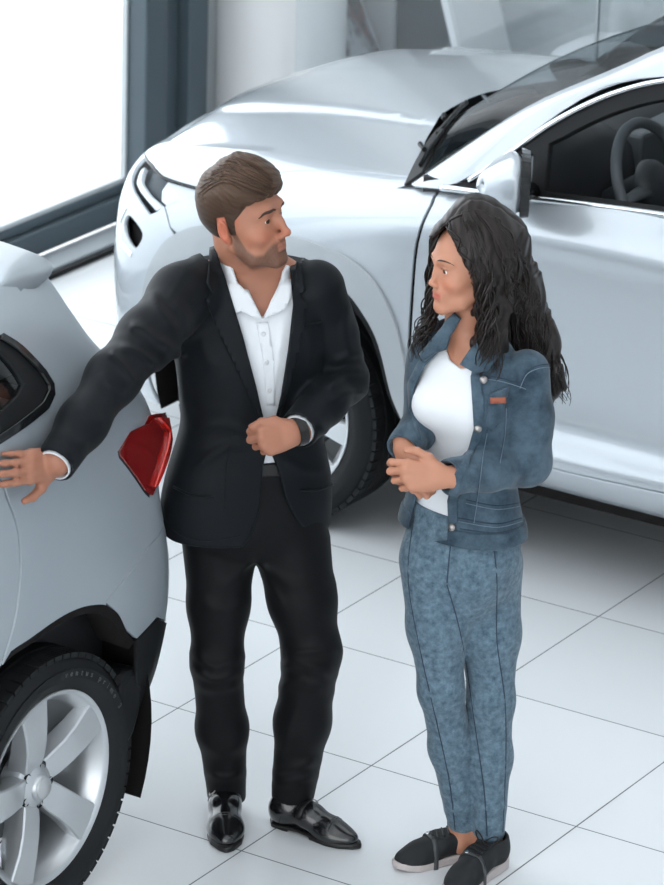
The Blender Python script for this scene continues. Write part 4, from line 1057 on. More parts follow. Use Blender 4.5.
# ---- hand, in its own frame: origin at the wrist, y along the fingers, z out of the back of the hand, x towards the thumb
def hand_bones(curl, spread=(4, 0, -4, -9), thumb=((.020, .022, -.004), (.040, .048, -.012), (.046, .078, -.020), (.044, .103, -.024)), size=1.0):
    K = [(.027, .092, 0), (.007, .097, .003), (-.013, .091, .001), (-.030, .080, -.004)]
    L = [(.044, .027, .022), (.048, .031, .023), (.044, .028, .022), (.034, .021, .020)]
    Rr = [(.0098, .0088, .0080, .0066), (.0100, .0090, .0080, .0066), (.0095, .0084, .0076, .0063), (.0085, .0074, .0068, .0057)]
    out = []
    for i in range(4):
        P = [np.array(K[i])]; a = 0
        for j in range(3):
            a += math.radians(curl[i][j]); s = math.radians(spread[i])
            P.append(P[-1] + L[i][j]*np.array([math.sin(s)*math.cos(a), math.cos(s)*math.cos(a), -math.sin(a)]))
        out.append((np.array(P)*size, [r*size for r in Rr[i]]))
    out.append((np.array(thumb)*size, [.0140*size, .0118*size, .0100*size, .0078*size]))
    return out
def hand_sdf(bones, size=1.0, wrist=.030):
    K = [b[0][0] for b in bones[:4]]
    def f(p):
        d = sd_ell(p, np.array((-.002, .052, -.003))*size, np.array((.038, .056, .0155))*size)
        for i, k in enumerate(K):
            d = smin(d, sd_cone(p, np.array(((-.012 + .008*(3-i))*1.0, .012, -.002))*size, k, .0125*size, .0108*size), .012*size)
        d = smin(d, sd_cone(p, np.array((0, -.022, 0))*size, np.array((0, .012, -.001))*size, wrist*size, wrist*.93*size, (0, 0, 1), .72), .016*size)
        d = smin(d, sd_ell(p, np.array((.022, .036, -.010))*size, np.array((.016, .030, .014))*size), .014*size)
        for i, (P, R) in enumerate(bones):
            g = None
            for j in range(3):
                e = sd_cone(p, P[j], P[j+1], R[j], R[j+1]); g = e if g is None else smin(g, e, .004*size)
                g = smin(g, np.linalg.norm(p - P[j], axis=1) - R[j]*1.05, .003*size)
            if i < 4: g = smin(g, sd_cone(p, P[0], P[0] + (P[0] - np.array((0, .0, 0)))*-.25, R[0], R[0]), .004*size)
            d = smin(d, g, .006*size if i < 4 else .010*size)
        return d
    return f
def place(f, c, R, s=1.0):
    c = np.asarray(c, float); R = np.asarray(R, float)
    return lambda p: f((p - c) @ R/s)*s
def inset(f, d): return lambda p: f(p) + d
def union(fs, k=.01):
    def f(p):
        d = fs[0](p)
        for g in fs[1:]: d = smin(d, g(p), k)
        return d
    return f
def near(f, c, r, big=None):
    """Limits the work on f to a ball around c."""
    c = np.asarray(c, float)
    def g(p):
        d = np.linalg.norm(p - c, axis=1) - r; out = d + .02; m = d < .03
        if m.any(): out[m] = f(p[m])
        return out
    return g
def nails(bones, R, c, s, mat_, parent, name='fingernail'):
    for P, rr in bones:
        P = np.array(P); t = P[3] - P[2]; t /= np.linalg.norm(t); pr = P[2] - P[1]; n = np.cross(np.cross(t, np.array((0, 0, 1.)) if abs(t[2]) < .95 else np.array((0, 1., 0))), t); n /= np.linalg.norm(n)
    return
# ================================================================== shared person materials and pieces
M_skin = mat('skin', (.5, .3, .2), .48, spec=.35, sss=.12); use_vcol(M_skin)
M_eyew = mat('eye_white', (.78, .76, .74), .15); M_iris = mat('brown_iris', (.05, .028, .014), .12); M_pupil = mat('pupil', (.004, .004, .004), .08)
def ramp3(c0, c1, t): return np.asarray(c0)[None]*(1 - t[:, None]) + np.asarray(c1)[None]*t[:, None]
def eyes(root, c, R, s, gaze, mats=None):
    for e in EYES:
        o = c + R @ np.array(e)*s; g = np.array(gaze, float); g /= np.linalg.norm(g)
        A = frame_of(o, g); V = []; n = 20; rings = [0, .14, .28, .42, .58, .72, .9, 1.1, 1.5, 2.0, 2.6, PI]
        for a in rings:
            for k in range(n): V.append((.0126*s*math.sin(a)*math.cos(2*PI*k/n), .0126*s*math.sin(a)*math.sin(2*PI*k/n), .0126*s*math.cos(a)))
        V = np.array(V) @ A[:3, :3].T + A[:3, 3]; F, mi = [], []
        for i in range(len(rings)-1):
            for k in range(n): F.append((i*n+k, i*n+(k+1) % n, (i+1)*n+(k+1) % n, (i+1)*n+k)); mi.append(2 if i < 2 else (1 if i < 5 else 0))
        mesh_obj('eye', V, F, None, root, world=False, mats=[M_eyew, M_iris, M_pupil], mid=mi)
def brow(root, f, c, R, s, pts, m, w=.0035):
    for sg in (1, -1):
        L = curve2([(sg*a, b, d) for a, b, d in pts], 20); P = snap(f, c + (L @ R.T)*s); N = grad_sdf(f, P)
        b = MB(); t = np.linspace(0, 1, 20); b.tube(P - N*.0006, w*s*np.sin(.25 + 2.6*t)**.7, 8, flat=.45, up=tuple(N[10]))
        b.build('eyebrow', m, root, smooth=True, world=False)
class Foot:
    """Shoe frame: heel at 0, toe at L along x, y sideways, z up."""
    def __init__(s, heel, toe): 
        s.h = np.array([heel[0], heel[1], 0.]); d = np.array([toe[0]-heel[0], toe[1]-heel[1], 0.]); s.L = np.linalg.norm(d); d /= s.L
        s.R = np.stack([d, np.array([-d[1], d[0], 0]), np.array([0, 0, 1.])], 1)
    def to(s, p): return s.h + np.asarray(p, float) @ s.R.T
    def loc(s, p): return (p - s.h) @ s.R

# ================================================================== the man
MAN = (.56, -1.64)
mf = Fig(MAN)
man = thing('person', 'bearded man in a dark suit and open white shirt, one hand on the grey car', 'person', (*MAN, 0), VIEW_YAW)
M_suit = mat('charcoal_suit_cloth', (.0060, .0078, .0100), .55, spec=.14, sheen=.02); bump(M_suit, 900, .06, .001)
M_trou = mat('black_trouser_cloth', (.0050, .0055, .0066), .56, spec=.15, sheen=.02); bump(M_trou, 900, .06, .001)
M_shirt = mat('white_shirt_cotton', (.72, .75, .78), .7, sheen=.15)
M_leather = mat('black_shoe_leather', (.006, .0065, .008), .20, spec=.6, coat=.4)
M_belt = mat('black_belt', (.006, .006, .006), .4)
M_mhair = mat('brown_hair', (.10, .062, .042), .45, spec=.22); use_vcol(M_mhair)
# --- joints
J = {k: mf.at(*v) for k, v in dict(
    sR=(181, 296, -.07), eR=(113, 378, -.41), wR=(57, 461, -.668), sL=(316, 289, .02), eL=(343, 380, .05), wL=(303, 425, -.16),
    hR=(220, 545, .01), kR=(217, 662, -.03), aR=(227, 792, .045), hL=(292, 543, .01), kL=(312, 652, -.03), aL=(293, 790, .0),
    nk=(251, 283, .03)).items()}
HC_M = mf.at(243, 217, -.03); MS = 1.02
HR_M = rot('Z', 180 + 56) @ rot('X', -9) @ rot('Y', -9)
HR_M = np.array(Matrix.Rotation(math.radians(23), 3, Vector(-mf.F))) @ HR_M
headm = place(head_sdf(True), HC_M, HR_M, MS)
T_M = [(.70, -.052, .0, .182, .115, .3), (.81, -.062, .0, .208, .125, .3), (.912, -.060, .0, .204, .125, .3), (.988, -.058, .0, .186, .118, .3), (1.06, -.058, .0, .168, .114, .28),
       (1.114, -.060, .0, .165, .115, .25), (1.19, -.062, .0, .172, .118, .2), (1.27, -.062, .005, .185, .118, .15), (1.34, -.062, .015, .190, .105, .1), (1.40, -.064, .022, .182, .090, .1), (1.445, -.064, .028, .145, .074, .1), (1.475, -.062, .03, .095, .062, .1), (1.50, -.058, .03, .05, .05, .1)]
torso_m = lambda p: sd_stack(p, T_M, k=2.3)
# hands: right one flat on the car, left one a loose fist at the button
hb_flat = hand_bones([(6, 8, 6), (4, 8, 6), (6, 8, 6), (10, 10, 8)], (2, 0, -2, -4), ((.022, .024, -.004), (.050, .044, -.010), (.068, .070, -.014), (.074, .096, -.016)), 1.0)
HRc = mf.at(56, 464, -.640)
_carn = VM.T @ np.array([.97, -.03, .22]); _fd = VM.T @ np.array([-.03, -.97, .20]); 
HRR = frame_axis(_carn, _fd) @ np.diag([-1., 1, 1])
hand_r = place(hand_sdf(hb_flat, 1.0, .031), HRc, HRR)
hb_fist = hand_bones([(72, 95, 50), (74, 95, 50), (78, 92, 50), (82, 88, 50)], (2, 0, -2, -4), ((.020, .024, -.004), (.041, .050, -.004), (.046, .082, -.012), (.040, .108, -.022)), .94)
_dl = J['wL'] - J['eL']; _dl /= np.linalg.norm(_dl); HLc = J['wL'] + _dl*.034
HLR = frame_axis(np.array([.38, -.86, .34]), np.array([-.88, -.44, -.12]))
hand_l = place(hand_sdf(hb_fist, .94, .033), HLc, HLR)
arm_r = lambda p: sd_path(p, [J['sR'], J['eR'], J['wR']], [.056, .044, .034], .03)
arm_l = lambda p: sd_path(p, [J['sL'], J['eL'], J['wL']], [.052, .044, .034], .03)
leg_m = lambda p: smin(sd_path(p, [J['hR'], J['kR'], J['aR']], [.068, .046, .032], .03), sd_path(p, [J['hL'], J['kL'], J['aL']], [.068, .046, .032], .03), .02)
nk_m = lambda p: sd_path(p, [J['nk'] + [0, .03, -.03], J['nk'] + [.0, .012, .03], HC_M + HR_M @ np.array([0, -.025, -.055])*MS], [.058, .057, .055], .03)
neckc = (J['nk'] + HC_M)/2
def man_skin(p):
    d = smax(inset(torso_m, .030)(p), .93 - p[:, 2], .02); d = smin(d, sd_ell(p, (-.045, .004, .86), (.125, .08, .13)), .04)
    d = smin(d, arm_r(p), .03); d = smin(d, arm_l(p), .03); d = smin(d, leg_m(p), .03)
    d = smin(d, near(nk_m, neckc, .22)(p), .025); d = smin(d, near(headm, HC_M, .19)(p), .022)
    d = smin(d, near(hand_r, HRc + HRR @ np.array([0, .09, 0]), .16)(p), .012); d = smin(d, near(hand_l, HLc + HLR @ np.array([0, .06, 0]), .16)(p), .012)
    for s in 'RL': d = smin(d, sd_cone(p, J['a'+s], J['a'+s] + [0, -.012, -.05], .028, .024), .02)
    return d
SKM = np.array((.40, .178, .112))
def man_tint(V):
    h = (V - HC_M) @ HR_M/MS; x, y, z = np.abs(h[:, 0]), h[:, 1], h[:, 2]; C = np.tile(SKM, (len(V), 1))
    inh = (np.abs(h) < .16).all(1)
    ss = lambda a, lo, hi: np.clip((a - lo)/(hi - lo), 0, 1)**2*(3 - 2*np.clip((a - lo)/(hi - lo), 0, 1))
    cheek = np.exp(-(((x - .045)/.022)**2 + ((z + .035)/.02)**2))*(y > .03); C = C*(1 - .0*cheek[:, None]) + np.array((.05, -.01, -.01))*cheek[:, None]
    nose = np.exp(-((x/.016)**2 + ((z + .038)/.016)**2))*(y > .09); C += np.array((.05, -.015, -.015))*nose[:, None]
    ear = ss(x, .070, .076)*(np.abs(z) < .06)*(y < .03); C += np.array((.07, -.03, -.025))*ear[:, None]
    # stubble: jaw, chin, moustache, sideburns
    n = .5 + .5*np.sin(h[:, 0]*900 + np.sin(z*1300)*2)*np.sin(z*1100 + y*700)
    top = np.interp(y, [.0, .008, .018, .032, .050, .064, .073, .083, .1], [.02, .01, -.030, -.060, -.075, -.076, -.064, -.054, -.0535])
    bd = ss(top - z, -.004, .008)*ss(y, -.004, .008)*ss(z, -.135, -.118)*(~((x < .02) & (z > -.079) & (z < -.059)))
    bd *= 1 - .75*np.exp(-((x/.011)**2 + ((z + .084)/.006)**2))*0
    bd = np.clip(bd*(.80 + .2*n), 0, 1)*inh
    C = C*(1 - bd[:, None]*.86) + np.array((.085, .045, .030))*bd[:, None]*.86
    lip = (x < .0235)*ss(y, .082, .09)*np.exp(-((z + .0675)/.0072)**2)*inh
    C = C*(1 - .4*lip[:, None]) + np.array((.34, .12, .095))*.4*lip[:, None]
    hands = np.linalg.norm(V - HRc - HRR @ np.array([0, .09, 0]), axis=1) < .16
    C[hands] *= .92
    return C
sdf_obj('body', man_skin, (-.95, -1.06, .02), (.45, .35, 1.80), .003, M_skin, man, smooth=1, color=man_tint)
eyes(man, HC_M, HR_M, MS, HR_M @ np.array([.05, 1, -.05]))
# hair: short sides, longer top combed over to the front
def cap(p): return smin(sd_ell(p, (0, -.014, .033), (.0755, .090, .086)), sd_ell(p, (0, .022, .0), (.0665, .066, .088)), .03)
def mhair(q):
    x, y, z = q[:, 0], q[:, 1], q[:, 2]
    zm = np.interp(y, [-.13, -.09, -.055, -.036, -.028, -.004, .0, .014, .018, .030, .050, .075, .10], [-.066, -.070, -.060, -.045, .018, .022, -.025, -.025, .010, .022, .046, .052, .055])
    ss = np.clip((z - .02)/.07, 0, 1); ss = ss*ss*(3 - 2*ss)
    t = .004 + ss*np.interp(y, [-.10, -.05, .0, .05, .09], [.006, .012, .030, .033, .026])
    u = z*1.0 + .55*y*ss - .5*x*ss; v = y - .4*x
    rel = (.0007*np.sin(u*560 + 2.6*np.sin(v*45) + 2*np.sin(x*60)) + .0005*np.sin(u*1100 + 2.7*np.sin(v*70 + 1)) + .0012*np.sin(u*130 + 1.5*np.sin(v*40)))*(.3 + .7*ss)
    return smax(cap(q) - t - rel, zm - z + .003*np.sin(x*260)*(y > .05), .010)
hair_m = place(mhair, HC_M, HR_M, MS)
def hair_tint(V):
    h = (V - HC_M) @ HR_M/MS; z = h[:, 2]; ss = np.clip((z - .0)/.06, 0, 1)
    n = .5 + .5*np.sin(h[:, 2]*430 + h[:, 1]*240 + 2*np.sin(h[:, 1]*60))
    return ramp3((.036, .023, .017), (.085, .050, .032), np.clip(ss*.7 + .3*n, 0, 1))
sdf_obj('hair', near(hair_m, HC_M, .20), HC_M - .19, HC_M + .19, .0024, M_mhair, man, smooth=0, color=hair_tint)
hm_o = bpy.data.objects['hair']; rm = random.Random(5); b = MB()
for i in range(100):
    t = rm.random(); k = rm.random()
    L = [(198 + 36*t + 4*k, 194 - 40*t**.6 + 6*k), (222 + 24*t, 172 - 14*t + 14*k), (246 + 14*t, 178 - 14*t + 16*k), (266 + 8*t, 190 - 14*t + 10*k)] if i < 100 else [(199 + 8*t, 188 + 10*k), (206 + 10*t, 205 + 8*k), (212 + 14*t, 222 + 4*k)]
    L = curve2(L, 26); q = np.linspace(0, 1, 26); P = mf.cast(hair_m, L, -.6); N = grad_sdf(hair_m, P, .004)
    if np.linalg.norm(np.diff(P, axis=0), axis=1).max() > .03: continue
    b.tube(P + N*(.0006 + .003*k*np.sin(q*PI))[:, None], rm.uniform(.0008, .0015)*np.clip(1.1 - q**3, .2, 1)*(1 if i < 90 else .6), 5)
o = b.build('hair_strands', M_mhair, hm_o, smooth=True, world=False); vcol(o, ramp3((.035, .022, .016), (.12, .072, .047), np.repeat(RNG.random(len(b.V)//130 + 1), 130)[:len(b.V)]))
brow(man, headm, HC_M, HR_M, MS, [(.013, .095, .019), (.026, .092, .0235), (.040, .080, .0215), (.049, .066, .015)], mat('dark_brow', (.045, .026, .017), .7), .0042)
# trousers
tf = folds(mf, [([(192, 652), (215, 668), (243, 656)], 5, 0.0102), ([(193, 668), (214, 680), (240, 672)], 4, 0.0102), ([(196, 686), (218, 690), (241, 684)], 5, 0.0068), ([(197, 600), (225, 612), (246, 600)], 6, 0.0051),
                ([(280, 668), (300, 664), (336, 676)], 5, 0.0119), ([(284, 655), (310, 652), (340, 650)], 4, 0.0068), ([(276, 690), (300, 682), (332, 692)], 6, 0.0085), ([(262, 565), (295, 585), (335, 580)], 6, 0.0051),
                ([(206, 772), (224, 778), (246, 772)], 4, 0.0068), ([(272, 772), (296, 768), (318, 760)], 5, 0.0085), ([(273, 784), (292, 782), (318, 776)], 4, 0.0068), ([(200, 740), (222, 752), (245, 742)], 6, 0.0051),
                ([(252, 552), (240, 575), (215, 590)], 5, 0.0051), ([(256, 552), (268, 580), (285, 610)], 4, 0.0051), ([(300, 700), (290, 730), (280, 760)], 5, 0.0051)])
def trousers(p):
    def leg(s, r): 
        a, k, h = J['a'+s], J['k'+s], J['h'+s]; m = (k + h)/2; c = (a + k)/2
        return sd_path(p, [h, m + [0, -.005, 0], k, c, a + [0, 0, -.012]], r, .03)
    d = smin(leg('R', [.092, .072, .060, .0605, .0475]), leg('L', [.094, .080, .068, .066, .053]), .006)
    pel = sd_stack(p, [(.725, -.045, .0, .06, .06, .25), (.765, -.042, .003, .130, .096, .25), (.80, -.04, .005, .163, .112, .25), (.92, -.045, .005, .155, .106, .25), (1.00, -.048, .003, .148, .098, .25)])
    d = smin(d, pel, .035)
    d = smax(d, p[:, 2] - .985, .004)
    d = smax(d, -(p[:, 2] - np.where(p[:, 0] < 0, J['aR'][2] - .018, J['aL'][2] - .022)), .004)
    return d - tf(p)
sdf_obj('trousers', trousers, (-.35, -.30, .03), (.30, .30, 1.02), .005, M_trou, man)
# shirt
SH_V = [(238, 250), (249, 291), (262, 318), (262, 319), (272, 300), (289, 268), (262, 225)]
shirt_t = inset(torso_m, .016)
def shirt(p):
    d = smin(shirt_t(p), sd_path(p, [J['nk'] + [0, .03, -.03], J['nk'] + [0, .02, .005]], [.066, .058], .02), .015)
    q = mf.px(p); cut = np.maximum(sd_poly(q, SH_V)*MPP, p[:, 1] - .0)
    d = smax(d, -cut, .004)
    bl = np.abs(p[:, 2] - .0) + 9; d = smax(d, np.maximum(.988 - p[:, 2], p[:, 2] - J['nk'][2] - .008), .004)
    return d
sf = folds(mf, [([(245, 330), (252, 370), (262, 410)], 3, .003), ([(283, 320), (278, 360), (272, 400)], 3, .003), ([(240, 310), (246, 335), (256, 350)], 4, .003), ([(262, 340), (275, 350), (282, 345)], 4, .002)])
shirt2 = lambda p: shirt(p) - sf(p)
sh = sdf_obj('shirt', shirt2, (-.30, -.20, .90), (.20, .20, 1.52), .004, M_shirt, man)
# placket, buttons and collar
drape(mf, 'placket', shirt2, [(256, 322), (268, 322), (274, 360), (275, 405), (266, 405), (263, 360)], M_shirt, sh, .003, .005)
for px in ((263.5, 334), (266.5, 362), (269.5, 390)):
    P = mf.cast(shirt2, np.array([px]))[0]; N = grad_sdf(shirt2, P[None], .004)[0]; b = MB(); b.lathe([(0, .0045), (.004, .0045), (.0055, .003), (.0055, 0)], 14, frame_of(P + N*.002, N)); b.build('shirt_button', mat('pearl_button', (.6, .62, .64), .3), sh, world=False)
# jacket
JV = [(213, 238), (220, 262), (231, 300), (242, 345), (256, 395), (268, 441), (281, 405), (289, 355), (293, 305), (291, 279), (288, 254), (262, 215)]
JLOW = [(268, 446), (263, 466), (262, 485), (259, 512), (250, 538), (238, 552), (300, 556), (325, 543), (308, 536), (296, 520), (286, 500), (278, 470)]
jf = folds(mf, [([(172, 300), (186, 318), (190, 345)], 6, 0.0081), ([(150, 290), (160, 310), (176, 330)], 5, 0.0081), ([(128, 325), (145, 330), (168, 350)], 5, 0.0135), ([(118, 345), (140, 352), (160, 370)], 4, 0.0121), ([(108, 352), (120, 362), (136, 384)], 4, 0.0135),
                ([(98, 372), (112, 384), (128, 392)], 5, 0.0081), ([(78, 405), (92, 418), (106, 420)], 6, 0.0054), ([(160, 335), (172, 350), (186, 360)], 5, 0.0081), ([(62, 430), (72, 440), (90, 446)], 6, 0.0041),
                ([(352, 300), (345, 330), (352, 360)], 5, 0.0054), ([(326, 392), (345, 372), (368, 372)], 5, 0.0121), ([(330, 400), (350, 392), (370, 392)], 4, 0.0081), ([(330, 365), (350, 356), (366, 352)], 5, 0.0081), ([(318, 420), (330, 436), (344, 430)], 5, 0.0054),
                ([(268, 448), (230, 446), (190, 470)], 5, 0.0054), ([(262, 442), (225, 425), (188, 430)], 5, 0.0041), ([(278, 455), (305, 470), (330, 470)], 5, 0.0041), ([(185, 400), (205, 410), (230, 408)], 6, 0.0027), ([(182, 345), (180, 380), (186, 420)], 5, 0.0041),
                ([(200, 330), (204, 352), (216, 372)], 7, 0.0041), ([(300, 320), (312, 350), (310, 390)], 6, 0.0041)])
dR = (J['wR'] - J['eR']); dR /= np.linalg.norm(dR); dL = (J['wL'] - J['eL']); dL /= np.linalg.norm(dL)
TRAP = mf.at(203, 279, .01)
def jsleeve_r(p): return sd_path(p, [TRAP, J['sR'], (J['sR']*.5 + J['eR']*.5) + [0, 0, -.004], J['eR'], J['eR']*.45 + J['wR']*.55, J['wR'] + dR*.03], [.060, .070, .066, .057, .051, .046], .04)
def jsleeve_l(p): return sd_path(p, [J['sL'], (J['sL']*.5 + J['eL']*.5) + [.006, 0, 0], J['eL'], J['eL']*.5 + J['wL']*.5, J['wL'] + dL*.05], [.070, .058, .056, .053, .046], .03)
def jacket_solid(p):
    d = smin(torso_m(p), sd_path(p, [J['nk'] + [0, .045, -.04], J['nk'] + [0, .034, .012]], [.088, .082], .02), .035)
    d = smax(d, .785 - p[:, 2] - .02*np.clip((p[:, 0] + .05)/.15, -1, 1)*0, .008)
    a = smax(jsleeve_r(p), (p - J['wR']) @ dR - .016, .004); a2 = smax(jsleeve_l(p), (p - J['wL']) @ dL - .030, .004)
    d = smin(d, a, .030); d = smin(d, a2, .010)
    return d - jf(p)
def jacket(p):
    d = jacket_solid(p); q = mf.px(p)
    cut = np.maximum(sd_poly(q, JV)*MPP, np.maximum(p[:, 1] - .075, -.0 - p[:, 2]))
    # the forearm and hand side of the front stays
    d = smax(d, -np.maximum(cut, 1.0 - p[:, 2]), .004)
    d = smax(d, -np.maximum(sd_poly(q, JLOW)*MPP, p[:, 1] - .0), .004)
    ne = np.maximum(np.linalg.norm((p - (J['nk'] + [0, .03, .0]))*[1, 1, .35], axis=1) - .080, J['nk'][2] - .02 - p[:, 2]); d = smax(d, -ne, .004)
    cu = sd_cone(p, J['wR'] - dR*.05, J['wR'] + dR*.08, .040, .040); d = smax(d, -cu, .003)
    cu = sd_cone(p, J['wL'] - dL*.04, J['wL'] + dL*.10, .040, .040); d = smax(d, -cu, .003)
    hd = np.linalg.norm((p - J['nk'])[:, :2] - [0, .02], axis=1); return smax(d, -np.maximum(J['nk'][2] + .052 - p[:, 2], hd - .12), .004)
jk = sdf_obj('jacket', jacket, (-.62, -.84, .74), (.36, .26, 1.56), .0045, M_suit, man)
# lapels, pockets, cuffs
LAP_L = [(210, 249), (215, 246), (221, 266), (232, 300), (243, 337), (256, 386), (268, 440), (262, 428), (244, 385), (222, 340), (205, 300), (211, 293), (206, 284), (209, 262)]
LAP_R = [(296, 262), (301, 268), (306, 290), (300, 297), (307, 302), (301, 340), (290, 385), (270, 440), (281, 395), (288, 350), (293, 305), (294, 280)]
drape(mf, 'lapel', jacket_solid, LAP_L, M_suit, jk, .006, .006); drape(mf, 'lapel', jacket_solid, LAP_R, M_suit, jk, .006, .006)
seam(mf, 'front_edge_seam', jacket_solid, [(232, 432), (226, 470), (224, 510)], M_suit, jk, .0012, .0)
seam(mf, 'pocket_welt', jacket_solid, [(174, 487), (192, 495), (214, 497)], M_suit, jk, .0035, .001); seam(mf, 'pocket_welt', jacket_solid, [(300, 490), (318, 490), (333, 484)], M_suit, jk, .0035, .001)
seam(mf, 'breast_pocket', jacket_solid, [(304, 326), (322, 322)], M_suit, jk, .004, .001)
seam(mf, 'hem_seam', jacket_solid, [(164, 516), (178, 534), (205, 541), (240, 536)], M_suit, jk, .0015, .0)
b = MB(); P = mf.at(266, 446, -.14); P = mf.cast(jacket_solid, np.array([(271.5, 447)]))[0]; N = grad_sdf(jacket_solid, P[None])[0]; b.lathe([(0, .006), (.008, .006), (.010, .003), (.010, 0)], 16, frame_of(P + N*.002, N)); b.build('jacket_button', M_belt, jk, world=False)
def cuff_ring(nm, c, d, r, m, par, w=.012, t=.003):
    b = MB(); b.lathe([(r - t, -w), (r, -w), (r, w), (r - t, w)], 28, frame_of(c, d), closed=True); return b.build(nm, m, par, smooth=True, world=False, auto=40)
cuff_ring('shirt_cuff', J['wR'] + dR*.012, dR, .0385, M_shirt, sh, .006); cuff_ring('shirt_cuff', J['wL'] + dL*.024, dL, .0385, M_shirt, sh, .007)
# shirt collar: a flaring band round the neck, open in front, with two wings
def collar_r(p): return np.hypot((p[:, 0] - J['nk'][0] - .006)/1.04, p[:, 1] - J['nk'][1] + .004) - (.085 - .09*(p[:, 2] - J['nk'][2]))
def collar(p):
    q = mf.px(p); h = p[:, 2] - J['nk'][2]
    d = smax(np.abs(collar_r(p)*.96) - .0032, np.maximum(h - (.068 - .30*(p[:, 0] - J['nk'][0]) + .25*(p[:, 1] - J['nk'][1])), -.012 - h), .004)
    return smax(d, -np.maximum(sd_poly(q, [(226, 225), (231, 262), (238, 283), (249, 294), (262, 320), (270, 302), (278, 286), (284, 266), (288, 225)])*MPP, p[:, 1] - .03), .003)
co = sdf_obj('collar', collar, J['nk'] - .16, J['nk'] + .18, .0028, M_shirt, man)
big = lambda p: smin(shirt(p) - .010, smax(collar_r(p), np.abs(p[:, 2] - J['nk'][2] - .04) - .062, .01), .012)
drape(mf, 'collar_wing', big, [(219, 250), (225, 249), (231, 264), (238, 283), (249, 294), (262, 319), (252, 317), (241, 311), (234, 314), (229, 300), (223, 272)], M_shirt, co, .006, .006)
drape(mf, 'collar_wing', big, [(282, 272), (286, 265), (290, 269), (291, 285), (290, 298), (284, 310), (270, 316), (263, 319), (271, 300), (279, 286)], M_shirt, co, .006, .006)
# belt with buckle
def beltf(p): return smax(inset(torso_m, .022)(p) if False else np.abs(sd_stack(p, [(.9, -.047, .004, .157, .106, .25), (1.0, -.048, .003, .151, .101, .25)])) - .003, np.abs(p[:, 2] - .972) - .017, .003)
be = sdf_obj('belt', beltf, (-.26, -.16, .94), (.16, .16, 1.0), .003, M_belt, man)
P = mf.at(266, 470, -.135); 
# watch
cuff_ring('wrist_watch', HLc + HLR @ np.array([0, -.006, 0]), HLR[:, 1], .0345, M_belt, man, .011, .004)
# shoes
def dress_shoe(heel, toe, s, strap=True):
    ft = Foot(heel, toe); k = ft.L/.295
    def up(p):
        q = ft.loc(p)/k
        d = sd_ell(q, (.045, 0, .045), (.050, .036, .052)); d = smin(d, sd_path(q, [(.05, 0, .06), (.13, 0, .052), (.20, 0, .030), (.262, 0, .020)], [.036, .036, .034, .020], .03, (0, 0, 1), .95), .03)
        d = smin(d, sd_ell(q, (.205, 0, .022), (.07, .046, .028)), .02); d = smin(d, sd_cone(q, (.055, 0, .06), (.05, 0, .105), .036, .037), .02)
        d = smax(d, .012 - q[:, 2], .003); d = smax(d, q[:, 2] - .108, .003); return d*k
    u = sdf_obj('shoe', up, ft.h + [-.32, -.32, -.01], ft.h + [.36, .32, .13], .0032, M_leather, man)
    def so(p):
        q = ft.loc(p)/k; w = np.interp(q[:, 0], [-.005, .02, .06, .11, .17, .21, .25, .285, .30], [.0, .032, .036, .033, .043, .047, .040, .02, .0])
        d2 = np.abs(q[:, 1]) - w; d2 = np.maximum(d2*.8, np.maximum(-.004 - q[:, 0], q[:, 0] - .297))
        bot = np.where((q[:, 0] > .075) & (q[:, 0] < .15), .006, .0); return smax(d2, np.maximum(q[:, 2] - .016, bot - q[:, 2]), .003)*k
    sdf_obj('sole', so, ft.h + [-.32, -.32, -.01], ft.h + [.36, .32, .04], .003, M_belt, u)
    for x in (.205, .212):
        L = ft.to(np.array([(x, y, .2) for y in np.linspace(-.040, .040, 20)])*k); P = L.copy()
        for _ in range(40): P[:, 2] -= np.clip(up(P)*.8, -.002, .02)
        b = MB(); b.tube(P, .0011, 6); b.build('toecap_seam', M_leather, u, smooth=True, world=False)
    L = np.array([(.115, y, .2) for y in np.linspace(-.042, .042, 22)]); P = ft.to(L*k)
    for _ in range(40): P[:, 2] -= np.clip(up(P)*.8, -.002, .02)
    b = MB(); b.tube(P + [0, 0, .0005], .009, 8, flat=.22, up=(0, 0, 1)); b.build('strap', M_belt, u, smooth=True, world=False)
    P = ft.to(np.array([(.115, -.030 if s == 'R' else .030, .2)])*k)
    for _ in range(40): P[:, 2] -= np.clip(up(P)*.8, -.002, .02)
    N = grad_sdf(up, P)[0]; A = frame_of(P[0] + N*.003, N, ft.R[:, 0]); t = np.linspace(0, 2*PI, 20, endpoint=False)
    R_ = np.stack([.013*np.sign(np.cos(t))*np.abs(np.cos(t))**.5, .010*np.sign(np.sin(t))*np.abs(np.sin(t))**.5, 0*t], 1) @ A[:3, :3].T + A[:3, 3]
    b = MB(); b.tube(R_, .0016, 6, closed=True); b.build('buckle', mat('steel_buckle', (.35, .34, .32), .3, 1.), u, smooth=True, world=False)
dress_shoe((-.104, .115), (-.088, -.172), 'R'); dress_shoe((.018, .012), (.238, -.128), 'L')
